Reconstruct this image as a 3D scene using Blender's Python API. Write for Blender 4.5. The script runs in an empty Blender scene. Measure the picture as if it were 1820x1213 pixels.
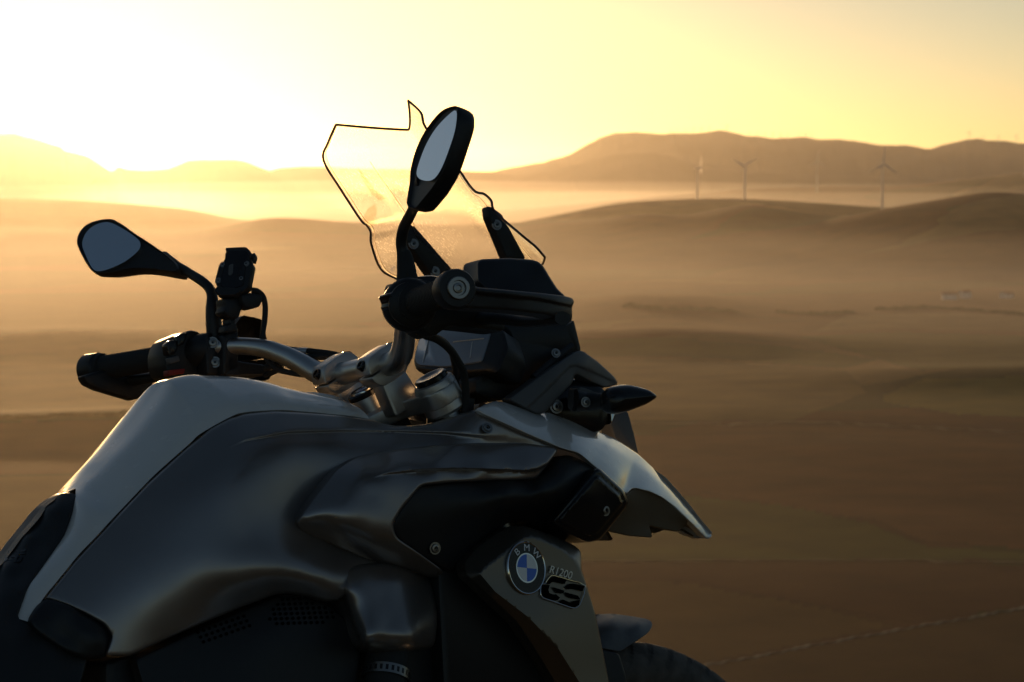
import bpy, bmesh, math, random
import numpy as np
from mathutils import Vector, Matrix, geometry

# ------------------------------------------------------------------ camera
IW, IH, HY = 1820.0, 1213.0, 318.0            # photograph size, row of the eye-level horizon
YAW, LENS, LEAN = math.radians(37.697), 87.82, math.radians(9.4575)
CAM = np.array([-0.8743, -2.7055, 1.3270])
FPX = LENS / 36.0 * IW
PITCH = math.atan((IH / 2 - HY) / FPX)
DH = np.array([math.sin(YAW), math.cos(YAW), 0.0])      # horizontal view direction
RT = np.array([math.cos(YAW), -math.sin(YAW), 0.0])
FW = DH * math.cos(PITCH) - np.array([0, 0, math.sin(PITCH)])
UP = DH * math.sin(PITCH) + np.array([0, 0, math.cos(PITCH)])
scene = bpy.context.scene
COL = scene.collection
cam_data = bpy.data.cameras.new('camera')
cam = bpy.data.objects.new('camera', cam_data)
COL.objects.link(cam)
cam.matrix_world = Matrix(((RT[0], UP[0], -FW[0], CAM[0]), (RT[1], UP[1], -FW[1], CAM[1]),
                           (RT[2], UP[2], -FW[2], CAM[2]), (0, 0, 0, 1)))
cam_data.sensor_width = 36.0
cam_data.lens = LENS
cam_data.clip_start = 0.1
cam_data.clip_end = 120000
cam_data.dof.use_dof = True
cam_data.dof.focus_distance = 3.35
cam_data.dof.aperture_fstop = 16.0
scene.camera = cam

# ------------------------------------------------------------------ sky and sun
SUN_PX = (20, 85)
SUN_AZ = math.radians(90) - YAW + math.atan((910 - SUN_PX[0]) / FPX)   # from +x towards +y
SUN_EL = math.atan((HY - SUN_PX[1]) / FPX)
world = bpy.data.worlds.new('World')
scene.world = world
world.use_nodes = True
wn, wl = world.node_tree.nodes, world.node_tree.links
wn.clear()
sky = wn.new('ShaderNodeTexSky')
sky.sky_type = 'NISHITA'
sky.sun_disc = False
sky.sun_elevation = SUN_EL
sky.sun_rotation = math.radians(90) - SUN_AZ
sky.altitude = 300
sky.air_density = 0.65
sky.dust_density = 0.42
sky.ozone_density = 1.0
bg = wn.new('ShaderNodeBackground')
bg.inputs['Strength'].default_value = 0.086
wo = wn.new('ShaderNodeOutputWorld')
wl.new(sky.outputs[0], bg.inputs[0])
wl.new(bg.outputs[0], wo.inputs[0])

sun_data = bpy.data.lights.new('sun', 'SUN')
sun_data.energy = 2.6
sun_data.angle = math.radians(0.53)
sun_data.color = (1.0, 0.59, 0.26)
sun = bpy.data.objects.new('sun', sun_data)
COL.objects.link(sun)
sdir = Vector((math.cos(SUN_AZ) * math.cos(SUN_EL), math.sin(SUN_AZ) * math.cos(SUN_EL), math.sin(SUN_EL)))
sun.rotation_euler = sdir.to_track_quat('Z', 'Y').to_euler()
sun.location = sdir * 40

scene.view_settings.view_transform = 'Standard'
scene.view_settings.look = 'None'
scene.view_settings.gamma = 1.0
scene.view_settings.use_curve_mapping = False
scene.view_settings.exposure = 0.0
scene.render.engine = 'CYCLES'
cy = scene.cycles
cy.use_denoising = True
cy.max_bounces = 8
cy.transparent_max_bounces = 12
cy.volume_bounces = 1
cy.sample_clamp_indirect = 6.0

# ------------------------------------------------------------------ helpers: scene objects and materials
random.seed(7)
rng = np.random.default_rng(7)

def tag(o, label=None, cat=None, group=None, kind=None):
    if label: o['label'] = label
    if cat: o['category'] = cat
    if group: o['group'] = group
    if kind: o['kind'] = kind
    return o

def mobj(name, verts, faces, mat, parent=None, smooth=True, sharp=None):
    me = bpy.data.meshes.new(name)
    me.from_pydata([tuple(map(float, v)) for v in verts], [], [tuple(int(i) for i in f) for f in faces])
    if smooth:
        me.polygons.foreach_set('use_smooth', [True] * len(me.polygons))
        if sharp is not None:
            me.set_sharp_from_angle(angle=math.radians(sharp))
    if mat: me.materials.append(mat)
    me.update()
    o = bpy.data.objects.new(name, me)
    COL.objects.link(o)
    if parent is not None: o.parent = parent
    return o

def empty(name, loc=(0, 0, 0), rot=(0, 0, 0)):
    o = bpy.data.objects.new(name, None)
    o.location = loc
    o.rotation_euler = rot
    COL.objects.link(o)
    return o

MATS = {}
def mat(name, col, rough=0.5, metal=0.0, coat=0.0, coat_rough=0.05, bump=0.0, bscale=400.0, var=0.0, vscale=8.0,
        rvar=0.0, spec=0.5, trans=0.0, ior=1.45):
    m = bpy.data.materials.new(name)
    m.use_nodes = True
    n, l = m.node_tree.nodes, m.node_tree.links
    b = n['Principled BSDF']
    b.inputs['Base Color'].default_value = (*col, 1)
    b.inputs['Roughness'].default_value = rough
    b.inputs['Metallic'].default_value = metal
    b.inputs['Coat Weight'].default_value = coat
    b.inputs['Coat Roughness'].default_value = coat_rough
    b.inputs['Specular IOR Level'].default_value = spec
    b.inputs['Transmission Weight'].default_value = trans
    b.inputs['IOR'].default_value = ior
    if bump or var or rvar:
        tc = n.new('ShaderNodeTexCoord')
    if var:
        t = n.new('ShaderNodeTexNoise'); t.inputs['Scale'].default_value = vscale; t.inputs['Detail'].default_value = 6
        l.new(tc.outputs['Object'], t.inputs['Vector'])
        r = n.new('ShaderNodeMapRange'); r.inputs['To Min'].default_value = 1 - var; r.inputs['To Max'].default_value = 1 + var
        r.inputs['From Min'].default_value = .25; r.inputs['From Max'].default_value = .75
        l.new(t.outputs['Fac'], r.inputs['Value'])
        mx = n.new('ShaderNodeMix'); mx.data_type = 'RGBA'; mx.blend_type = 'MULTIPLY'; mx.inputs['Factor'].default_value = 1
        mx.inputs[6].default_value = (*col, 1)
        l.new(r.outputs[0], mx.inputs[7])
        l.new(mx.outputs[2], b.inputs['Base Color'])
    if rvar:
        t = n.new('ShaderNodeTexNoise'); t.inputs['Scale'].default_value = 30; t.inputs['Detail'].default_value = 8
        l.new(tc.outputs['Object'], t.inputs['Vector'])
        r = n.new('ShaderNodeMapRange'); r.inputs['To Min'].default_value = max(0.02, rough - rvar); r.inputs['To Max'].default_value = rough + rvar
        r.inputs['From Min'].default_value = .3; r.inputs['From Max'].default_value = .7
        l.new(t.outputs['Fac'], r.inputs['Value'])
        l.new(r.outputs[0], b.inputs['Roughness'])
    if bump:
        t = n.new('ShaderNodeTexNoise'); t.inputs['Scale'].default_value = bscale; t.inputs['Detail'].default_value = 3
        l.new(tc.outputs['Object'], t.inputs['Vector'])
        bm_ = n.new('ShaderNodeBump'); bm_.inputs['Strength'].default_value = bump; bm_.inputs['Distance'].default_value = 0.001
        l.new(t.outputs['Fac'], bm_.inputs['Height'])
        l.new(bm_.outputs[0], b.inputs['Normal'])
    MATS[name] = m
    return m

# ------------------------------------------------------------------ terrain
def interp_crest(pts, D):
    a = np.array([(math.atan((p[0] - 910) / FPX), (HY - p[1]) / FPX * D + CAM[2]) for p in pts])
    return a[:, 0], a[:, 1]

def vnoise(x, y, seed=0, octaves=4):
    out = np.zeros_like(x, dtype=float); amp = 1.0; tot = 0
    for o in range(octaves):
        r = np.random.default_rng(seed * 31 + o)
        for k in range(5):
            th = r.uniform(0, 2 * math.pi); f = (2 ** o) * r.uniform(.7, 1.4); ph = r.uniform(0, 6.28)
            out += amp * np.sin((x * math.cos(th) + y * math.sin(th)) * f + ph + 1.3 * np.sin((y * math.cos(th * 1.7) - x * math.sin(th * 1.3)) * f * .7 + ph * 2)) / 5
        tot += amp; amp *= .5
    return out / tot * 1.6

FLOOR = -150.0
# crest lines of the rolling hills: photograph columns and rows, distance in metres, depth of the hill
RIDGES = [
    ([(-900, 420), (-200, 410), (0, 405), (120, 407), (250, 412), (340, 414), (400, 402), (470, 386), (540, 388), (600, 394), (700, 398), (800, 402), (900, 398), (960, 392), (1060, 394), (1150, 405), (1300, 420), (2000, 430), (3000, 440)], 5000, 700),
    ([(-900, 450), (700, 440), (850, 425), (960, 405), (1060, 393), (1110, 382), (1150, 378), (1200, 384), (1260, 376), (1310, 362), (1360, 364), (1430, 376), (1520, 385), (1580, 380), (1650, 372), (1720, 376), (1830, 380), (3000, 390)], 4700, 560),
    ([(-900, 470), (1300, 430), (1450, 395), (1560, 372), (1620, 362), (1680, 352), (1740, 341), (1780, 340), (1830, 346), (2100, 360), (3000, 380)], 4300, 430),
    ([(-900, 430), (800, 420), (1000, 380), (1100, 360), (1200, 354), (1290, 352), (1400, 357), (1480, 362), (1560, 368), (1800, 372), (3000, 372)], 5700, 420),
    ([(-900, 430), (900, 375), (1150, 352), (1250, 342), (1330, 336), (1450, 331), (1560, 331), (1640, 328), (1720, 318), (1830, 306), (2200, 300), (3000, 300)], 8800, 700),
    ([(-900, 360), (-200, 352), (0, 350), (150, 356), (260, 364), (340, 372), (430, 392), (700, 400), (3000, 420)], 6800, 700),
    ([(-900, 590), (600, 590), (900, 570), (1000, 552), (1080, 538), (1150, 531), (1230, 536), (1330, 550), (1450, 570), (1600, 585), (3000, 590)], 2700, 330),
    ([(-900, 600), (700, 610), (950, 600), (1060, 594), (1180, 588), (1300, 596), (1420, 612), (1600, 625), (3000, 630)], 2080, 190),
    ([(-900, 800), (1200, 720), (1450, 690), (1560, 672), (1640, 664), (1740, 660), (1840, 655), (2200, 650), (3000, 660)], 1720, 150),
    ([(-900, 620), (-100, 610), (0, 606), (120, 600), (260, 610), (420, 640), (900, 700), (3000, 800)], 2100, 220),
    ([(-900, 745), (-100, 742), (0, 740), (150, 735), (320, 732), (600, 760), (3000, 900)], 1420, 90),
]
_R = [(interp_crest(p, D), D, w) for p, D, w in RIDGES]

def terrain_h(X, Y):
    """height over camera-aligned plan coordinates: X to the right, Y ahead (metres)"""
    X = np.asarray(X, float); Y = np.asarray(Y, float)
    r = np.hypot(X, Y); az = np.arctan2(X, Y)
    h = np.full_like(r, FLOOR) + 13 * vnoise(X / 380, Y / 380, 3, 4) - 8 * np.clip((r - 2500) / 5000, 0, 1)
    for i, ((a, z), D, w) in enumerate(_R):
        zc = np.interp(az, a, z)
        # soften the polyline
        zc = (zc + np.interp(az + .006, a, z) + np.interp(az - .006, a, z)) / 3
        dd = D + .16 * w * vnoise(X / (w * 1.6) + 7 * i, Y / (w * 4) - 3 * i, 11 + i, 2)
        t = (r - dd) / w
        bump = np.exp(-t * t) + .25 * np.exp(-(t / 2.2) ** 2); bump /= 1.25
        hi = FLOOR - 10 + (zc - FLOOR + 10) * bump
        front = np.cos(az)
        k = 9.0
        d = np.clip((hi - h) / k, -30, 30)
        h = np.where(front > -.2, h + k * np.log1p(np.exp(d)), h)
    # the hilltop the motorcycle stands on: a small plateau, then a slope down to the valley
    px_, py_ = X, Y - 2.2
    q = np.hypot(px_, py_ * 1.0)
    edge = 3.15 + .15 * np.sin(3 * az) 
    behind = np.clip(-np.cos(np.arctan2(px_, py_)), 0, 1)
    edge = edge + behind * 40
    s = np.clip(q - edge, 0, None)
    slope = -(np.sqrt((s * .36) ** 2 + 1.0) - 1.0)
    roll = .02 * vnoise(X / .9, Y / .9, 5, 3) * np.clip(q / 3, 0, 1) + np.clip((q - 12) / 60, 0, 1) * 1.5 * vnoise(X / 60, Y / 60, 9, 3)
    top = slope + roll
    w_ = 1 / (1 + np.exp(np.clip((h - top) / 6.0, -40, 40)))
    return np.where(top > h + 60, top, np.maximum(top, h))

def to_world(X, Y, Z):
    return np.stack([CAM[0] + X * RT[0] + Y * DH[0], CAM[1] + X * RT[1] + Y * DH[1], Z], -1)

def ground_hit(px, py):
    """where the line of sight through a photograph pixel meets the terrain (plan X, Y and height)"""
    a = (px - 910) / FPX; s = (HY - py) / FPX
    Y = np.exp(np.linspace(math.log(5), math.log(14000), 1500)); X = a * Y
    z = CAM[2] + s * Y
    below = np.nonzero(z < terrain_h(X, Y))[0]
    i = below[0] if len(below) else len(Y) - 1
    return X[i], Y[i], float(terrain_h(X[i:i + 1], Y[i:i + 1])[0])

def build_terrain(m):
    fine = np.radians(np.linspace(-15, 15, 620))
    rest = np.radians(np.linspace(15, 345, 150)[1:-1])
    az = np.concatenate([fine, rest])
    rr = np.concatenate([np.linspace(.25, 9, 30), np.exp(np.linspace(math.log(9.3), math.log(600), 60)),
                         np.exp(np.linspace(math.log(610), math.log(9000), 420)), np.array([10000, 12000, 15000, 20000, 30000])])
    A, Rr = np.meshgrid(az, rr)
    X, Y = Rr * np.sin(A), Rr * np.cos(A)
    Z = terrain_h(X, Y)
    V = to_world(X, Y, Z).reshape(-1, 3)
    na, nr = len(az), len(rr)
    V = np.vstack([V, to_world(np.array([0.]), np.array([0.]), terrain_h(np.array([0.]), np.array([0.])))])
    F = []
    for i in range(nr - 1):
        b = i * na
        for j in range(na):
            k = (j + 1) % na
            F.append((b + j, b + na + j, b + na + k, b + k))
    c = len(V) - 1
    for j in range(na): F.append((c, j, (j + 1) % na))
    o = mobj('ground', V, F, m)
    tag(o, kind='structure')
    colr = np.zeros((len(V), 4), np.float32)
    px2 = np.stack([X.ravel(), Y.ravel()], 1)
    for poly, c in FIELDS:
        P = np.array([ground_hit(*p)[:2] for p in poly])
        P = P + 3 * np.stack([vnoise(P[:, 0] / 90, P[:, 1] / 90, 8, 2), vnoise(P[:, 0] / 90, P[:, 1] / 90, 9, 2)], 1)
        lo, hi = P.min(0), P.max(0)
        idx = np.nonzero((px2 > lo).all(1) & (px2 < hi).all(1))[0]
        q = px2[idx]; r = np.zeros(len(q), bool); k = len(P)
        for i in range(k):
            (x1, y1), (x2, y2) = P[i], P[(i + 1) % k]
            r ^= ((y1 > q[:, 1]) != (y2 > q[:, 1])) & (q[:, 0] < (x2 - x1) * (q[:, 1] - y1) / (y2 - y1 + 1e-12) + x1)
        colr[idx[r]] = (*c, 1)
    at_ = o.data.color_attributes.new('field_colour', 'FLOAT_COLOR', 'POINT')
    at_.data.foreach_set('color', colr.ravel())
    return o

def terrain_material():
    m = bpy.data.materials.new('farmland')
    m.use_nodes = True
    n, l = m.node_tree.nodes, m.node_tree.links
    b = n['Principled BSDF']
    b.inputs['Roughness'].default_value = .95
    b.inputs['Specular IOR Level'].default_value = .1
    geo = n.new('ShaderNodeNewGeometry')
    mp = n.new('ShaderNodeMapping'); mp.inputs['Rotation'].default_value = (0, 0, .55); mp.inputs['Scale'].default_value = (1 / 620, 1 / 300, 0)
    l.new(geo.outputs['Position'], mp.inputs['Vector'])
    nz = n.new('ShaderNodeTexNoise'); nz.inputs['Scale'].default_value = 1 / 350; nz.inputs['Detail'].default_value = 3
    l.new(geo.outputs['Position'], nz.inputs['Vector'])
    ad = n.new('ShaderNodeMix'); ad.data_type = 'VECTOR'; ad.inputs['Factor'].default_value = .35
    l.new(mp.outputs[0], ad.inputs[4])
    l.new(nz.outputs['Color'], ad.inputs[5])
    vo = n.new('ShaderNodeTexVoronoi'); vo.inputs['Scale'].default_value = 1.6
    l.new(ad.outputs[1], vo.inputs['Vector'])
    sep = n.new('ShaderNodeSeparateColor'); l.new(vo.outputs['Color'], sep.inputs[0])
    ramp = n.new('ShaderNodeValToRGB'); ramp.color_ramp.interpolation = 'CONSTANT'
    cols = [(0, (.115, .040, .010)), (.22, (.050, .046, .008)), (.42, (.135, .050, .014)), (.6, (.19, .115, .036)), (.76, (.090, .031, .008)), (.88, (.045, .042, .008))]
    e = ramp.color_ramp.elements
    e[0].position, e[0].color = cols[0][0], (*cols[0][1], 1)
    e[1].position, e[1].color = cols[1][0], (*cols[1][1], 1)
    for p, c in cols[2:]:
        x = e.new(p); x.color = (*c, 1)
    l.new(sep.outputs[0], ramp.inputs['Fac'])
    n2 = n.new('ShaderNodeTexNoise'); n2.inputs['Scale'].default_value = 1 / 45; n2.inputs['Detail'].default_value = 8
    l.new(geo.outputs['Position'], n2.inputs['Vector'])
    r2 = n.new('ShaderNodeMapRange'); r2.inputs['From Min'].default_value = .3; r2.inputs['From Max'].default_value = .7
    r2.inputs['To Min'].default_value = .72; r2.inputs['To Max'].default_value = 1.3
    l.new(n2.outputs['Fac'], r2.inputs['Value'])
    va = n.new('ShaderNodeVertexColor'); va.layer_name = 'field_colour'
    pick = n.new('ShaderNodeMix'); pick.data_type = 'RGBA'
    l.new(va.outputs['Alpha'], pick.inputs['Factor']); l.new(ramp.outputs[0], pick.inputs[6]); l.new(va.outputs['Color'], pick.inputs[7])
    mx = n.new('ShaderNodeMix'); mx.data_type = 'RGBA'; mx.blend_type = 'MULTIPLY'; mx.inputs['Factor'].default_value = 1
    l.new(pick.outputs[2], mx.inputs[6]); l.new(r2.outputs[0], mx.inputs[7])
    l.new(mx.outputs[2], b.inputs['Base Color'])
    return m

def poly_px(pts, n=6):
    out = []
    for i in range(len(pts)):
        a, b = np.array(pts[i], float), np.array(pts[(i + 1) % len(pts)], float)
        out += [a + (b - a) * k / n for k in range(n)]
    return out
FIELDS = [(poly_px(p), c) for p, c in [
    ([(900, 940), (1120, 884), (1260, 887), (1420, 907), (1560, 937), (1660, 977), (1900, 992), (1900, 1003), (1500, 1002), (900, 1003)], (.075, .074, .011)),
    ([(900, 1006), (1500, 1004), (1900, 1008), (1900, 1078), (1630, 1114), (1450, 1082), (1250, 1042), (900, 1022)], (.085, .028, .008)),
    ([(900, 1026), (1240, 1045), (1450, 1085), (1600, 1122), (1400, 1160), (1250, 1190), (900, 1230)], (.11, .052, .012)),
    ([(1250, 1195), (1450, 1158), (1620, 1128), (1900, 1075), (1900, 1300), (1250, 1300)], (.085, .040, .011)),
    ([(900, 780), (1400, 772), (1900, 794), (1900, 985), (1660, 970), (1560, 930), (1260, 880), (1120, 876), (900, 930)], (.14, .050, .014)),
    ([(1570, 704), (1640, 676), (1900, 668), (1900, 748), (1700, 738), (1570, 716)], (.19, .135, .022)),
    ([(900, 650), (1200, 640), (1500, 660), (1540, 700), (1400, 752), (900, 750)], (.14, .085, .020)),
    ([(900, 612), (1180, 600), (1400, 618), (1560, 640), (1500, 656), (1200, 634), (900, 640)], (.085, .080, .014)),
    ([(1420, 600), (1600, 590), (1900, 600), (1900, 650), (1640, 660), (1560, 640)], (.080, .075, .013)),
    ([(1500, 560), (1700, 556), (1900, 566), (1900, 592), (1600, 586), (1450, 590)], (.20, .12, .045)),
    ([(-100, 640), (150, 622), (330, 640), (600, 690), (600, 728), (320, 728), (-100, 738)], (.17, .11, .026)),
    ([(-100, 756), (320, 745), (640, 770), (640, 830), (-100, 850)], (.115, .046, .013)),
    ([(-100, 853), (640, 834), (640, 960), (-100, 980)], (.085, .058, .011))]]
ground = build_terrain(terrain_material())

def mountain(name, crest, D, depth, m, rough=6.0, seed=0):
    a, z = interp_crest(crest, D)
    az = np.linspace(a[0], a[-1], 500)
    zc = np.interp(az, a, z)
    ts = np.concatenate([np.linspace(-1, 0, 18), np.linspace(0, 1, 8)[1:]])
    T, A = np.meshgrid(ts, az, indexing='ij')
    ZC = np.interp(A, a, z)
    rad = D + depth * T + 120 * vnoise(A * 60, T * 2, seed, 3)
    prof = np.where(T < 0, 1 - np.abs(T) ** 1.25, 1 - np.abs(T) ** 1.5)
    base = FLOOR - 60
    X, Y = rad * np.sin(A), rad * np.cos(A)
    gull = vnoise(A * 160, T * 3, seed + 4, 4) * rough * 5.0 * np.clip(np.abs(T) * 4, 0, 1) * np.clip((1 - np.abs(T)) * 2, 0, 1)
    Z = base + (ZC - base + rough * vnoise(A * 420, T * 0, seed + 9, 4) ) * prof + gull
    V = to_world(X, Y, Z).reshape(-1, 3)
    na = len(az); nt = len(ts)
    F = [(i * na + j, i * na + j + 1, (i + 1) * na + j + 1, (i + 1) * na + j) for i in range(nt - 1) for j in range(na - 1)]
    return tag(mobj(name, V, F, m), kind='structure')

hill_mat = mat('mountain_scrub', (.058, .060, .060), rough=.95, var=.35, vscale=.004, spec=.1)
mountain('mountain_ridge', [(780, 330), (860, 308), (900, 300), (950, 291), (1000, 280), (1020, 272), (1045, 256), (1065, 246), (1095, 238), (1130, 236), (1160, 238), (1200, 238), (1240, 237), (1265, 233), (1282, 231), (1300, 236), (1330, 243), (1370, 246), (1400, 247), (1430, 246), (1470, 249), (1500, 251), (1530, 254), (1560, 259), (1600, 260), (1640, 264), (1655, 264), (1680, 257), (1700, 254), (1720, 249), (1735, 247), (1755, 251), (1790, 255), (1830, 257), (2000, 250), (2300, 300), (2600, 340)], 13900, 1700, hill_mat, 8.0, 2)
mountain('mountain_ridge', [(840, 325), (930, 312), (975, 303), (1020, 293), (1060, 283), (1090, 275), (1130, 272), (1165, 272), (1195, 278), (1220, 287), (1260, 297), (1330, 306), (1450, 312), (1700, 318)], 12000, 1100, hill_mat, 3.0, 3)
mountain('mountain_ridge', [(-900, 300), (-500, 270), (-200, 252), (-60, 246), (0, 241), (30, 240), (60, 247), (85, 255), (110, 262), (118, 269), (140, 274), (160, 280), (180, 293), (195, 303), (230, 312), (300, 322), (420, 332), (560, 342)], 12500, 1100, hill_mat, 3.0, 5)
mountain('mountain_ridge', [(120, 330), (190, 312), (207, 301), (213, 297), (225, 301), (260, 303), (300, 301), (320, 293), (335, 287), (360, 285), (420, 285), (440, 289), (462, 298), (480, 304), (500, 299), (540, 297), (580, 297), (640, 300), (720, 301), (800, 303), (880, 307), (960, 318)], 12200, 1000, hill_mat, 2.2, 6)

# ------------------------------------------------------------------ air
def volume_mat(name, col, dens, g):
    m = bpy.data.materials.new(name)
    m.use_nodes = True
    n, l = m.node_tree.nodes, m.node_tree.links
    n.remove(n['Principled BSDF'])
    v = n.new('ShaderNodeVolumePrincipled')
    v.inputs['Color'].default_value = (*col, 1)
    v.inputs['Density'].default_value = dens
    v.inputs['Anisotropy'].default_value = g
    l.new(v.outputs[0], n['Material Output'].inputs['Volume'])
    return m

def box_obj(name, lo, hi, m):
    v = [(x, y, z) for z in (lo[2], hi[2]) for y in (lo[1], hi[1]) for x in (lo[0], hi[0])]
    f = [(0, 2, 3, 1), (4, 5, 7, 6), (0, 1, 5, 4), (2, 6, 7, 3), (0, 4, 6, 2), (1, 3, 7, 5)]
    return mobj(name, v, f, m, smooth=False)

HAZE_D, HAZE_G, HAZE_C = 2.1e-5, .835, (.95, .88, .78)
haze = tag(box_obj('haze', (-31000, -31000, -420), (31000, 31000, 420), volume_mat('haze_air', HAZE_C, HAZE_D, HAZE_G)), kind='stuff')

def fog(name, r0, r1, a0, a1, top, dens, g=.72, seed=0, col=(.97, .94, .90), wav=.1):
    """a low bank of morning mist lying in the valley: closed body with an uneven, thinning-out top"""
    nr, na = 26, 90
    rr = np.linspace(r0, r1, nr); az = np.linspace(a0, a1, na)
    Rr, A = np.meshgrid(rr, az, indexing='ij')
    X, Y = Rr * np.sin(A), Rr * np.cos(A)
    ed = np.clip(np.minimum((Rr - r0) / (r1 - r0), (r1 - Rr) / (r1 - r0)) * 5, 0, 1) * np.clip(np.minimum((A - a0), (a1 - A)) / .09, 0, 1)
    bot = FLOOR - 40.0
    Zt = bot + 30 + (top - bot - 30) * np.sqrt(np.clip(ed, 0, 1)) * (1 + wav * vnoise(X / 900, Y / 1900, seed, 3))
    Zb = np.full_like(Zt, bot)
    V = np.vstack([to_world(X, Y, Zt).reshape(-1, 3), to_world(X, Y, Zb).reshape(-1, 3)])
    n = nr * na; F = []
    for i in range(nr - 1):
        for j in range(na - 1):
            q = (i * na + j, i * na + j + 1, (i + 1) * na + j + 1, (i + 1) * na + j)
            F.append(q[::-1]); F.append(tuple(k + n for k in q))
    ring = [j for j in range(na)] + [i * na + na - 1 for i in range(1, nr)] + [(nr - 1) * na + j for j in range(na - 2, -1, -1)] + [i * na for i in range(nr - 2, 0, -1)]
    for k in range(len(ring)):
        a, b = ring[k], ring[(k + 1) % len(ring)]
        F.append((a, b, b + n, a + n))
    o = mobj(name, V, F, volume_mat('mist', col, dens, g))
    bm = bmesh.new(); bm.from_mesh(o.data); bmesh.ops.recalc_face_normals(bm, faces=bm.faces[:]); bm.to_mesh(o.data); bm.free()
    return tag(o, kind='stuff')
for k_, (z_, r_) in enumerate(((-14, 6400), (-30, 6000), (-46, 5700), (-64, 5600))):
    fog('fog_bank', r_, 10600 + 60 * k_, -.34, .36, z_, .40e-4, g=.75, seed=1 + k_, wav=.2)
for k_, (z_, r_) in enumerate(((-122, 900), (-106, 1200), (-88, 1600), (-66, 2100))):
    fog('fog_bank', r_, 5550 - 40 * k_, -.34, .34, z_, 0.80e-4, g=.52, seed=14 + k_, col=(.97, .93, .86), wav=.32)

# ------------------------------------------------------------------ helpers: shapes in the motorcycle's own frame
# x forward from the rear axle, y to the rider's left, z up; the machine leans on its side stand by LEAN
CL, SL = math.cos(LEAN), math.sin(LEAN)
def to_bike(v): return np.array([v[0], v[1] * CL - v[2] * SL, v[1] * SL + v[2] * CL])
CB = to_bike(CAM)
def sight(px, py): return to_bike(FW * FPX + RT * (px - IW / 2) + UP * (IH / 2 - py))
def at(px, py, y):
    """point of the machine seen at a photograph pixel and lying y metres from its centre plane"""
    d = sight(px, py)
    return CB + d * ((y - CB[1]) / d[1])
def at_plane(px, py, p0, n):
    d = sight(px, py)
    return CB + d * (np.dot(np.asarray(p0) - CB, n) / np.dot(d, n))
def unit(v):
    v = np.asarray(v, float); return v / np.linalg.norm(v)

def spline(pts, n, closed=False):
    P = np.asarray(pts, float); m = len(P)
    out = []
    segs = m if closed else m - 1
    for i in range(segs):
        if closed: a, b, c, d = P[(i - 1) % m], P[i], P[(i + 1) % m], P[(i + 2) % m]
        else: a, b, c, d = P[max(i - 1, 0)], P[i], P[i + 1], P[min(i + 2, m - 1)]
        for k in range(n):
            t = k / n
            out.append(.5 * ((2 * b) + (-a + c) * t + (2 * a - 5 * b + 4 * c - d) * t * t + (-a + 3 * b - 3 * c + d) * t ** 3))
    if not closed: out.append(P[-1])
    return np.array(out)

def resample(P, n, closed=True):
    P = np.asarray(P, float)
    Q = np.vstack([P, P[:1]]) if closed else P
    L = np.concatenate([[0], np.cumsum(np.linalg.norm(np.diff(Q, axis=0), axis=1))])
    s = np.linspace(0, L[-1], n + 1)[:-1] if closed else np.linspace(0, L[-1], n)
    return np.stack([np.interp(s, L, Q[:, k]) for k in range(P.shape[1])], 1)

def rounded(P, r=6, n=4):
    """polygon with its corners cut round"""
    P = np.asarray(P, float); m = len(P); out = []
    for i in range(m):
        a, b, c = P[(i - 1) % m], P[i], P[(i + 1) % m]
        u, v = a - b, c - b
        lu, lv = np.linalg.norm(u), np.linalg.norm(v)
        q = min(r, lu * .45, lv * .45)
        p, s = b + u / lu * q, b + v / lv * q
        for k in range(n + 1):
            t = k / n
            out.append((1 - t) ** 2 * p + 2 * t * (1 - t) * b + t * t * s)
    return np.array(out)

def flip_mesh(me):
    """mirrored copy of a mesh across the centre plane"""
    c = me.copy()
    co = np.empty(len(c.vertices) * 3); c.vertices.foreach_get('co', co)
    co = co.reshape(-1, 3); co[:, 1] *= -1
    c.vertices.foreach_set('co', co.ravel())
    c.flip_normals()
    c.update()
    return c

def other_side(o, parent=None):
    c = o.copy(); c.data = flip_mesh(o.data)
    COL.objects.link(c)
    c.parent = parent if parent is not None else o.parent
    for k in [k for k in o.children]: other_side(k, c)
    return c

def seg_dist(P, A, B):
    d = B - A; L = (d * d).sum() + 1e-12
    t = np.clip(((P - A) @ d) / L, 0, 1)
    q = A + t[:, None] * d
    return np.linalg.norm(P - q, axis=1), t

def poly_dist(P, poly, closed=True):
    """distance to the polyline, side of the nearest segment, running parameter"""
    m = len(poly); best = np.full(len(P), 1e9); side = np.zeros(len(P)); par = np.zeros(len(P))
    for i in range(m if closed else m - 1):
        A, B = poly[i], poly[(i + 1) % m]
        d, t = seg_dist(P, A, B)
        cr = (B[0] - A[0]) * (P[:, 1] - A[1]) - (B[1] - A[1]) * (P[:, 0] - A[0])
        u = d < best - 1e-9
        best = np.where(u, d, best); side = np.where(u, cr, side); par = np.where(u, i + t, par)
    return best, side, par

def inside(P, poly):
    x, y = P[:, 0], P[:, 1]; r = np.zeros(len(P), bool); m = len(poly)
    for i in range(m):
        x1, y1 = poly[i]; x2, y2 = poly[(i + 1) % m]
        c = (y1 > y) != (y2 > y)
        r ^= c & (x < (x2 - x1) * (y - y1) / (y2 - y1 + 1e-12) + x1)
    return r

def smoothstep(t):
    t = np.clip(t, 0, 1); return t * t * (3 - 2 * t)

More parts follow.
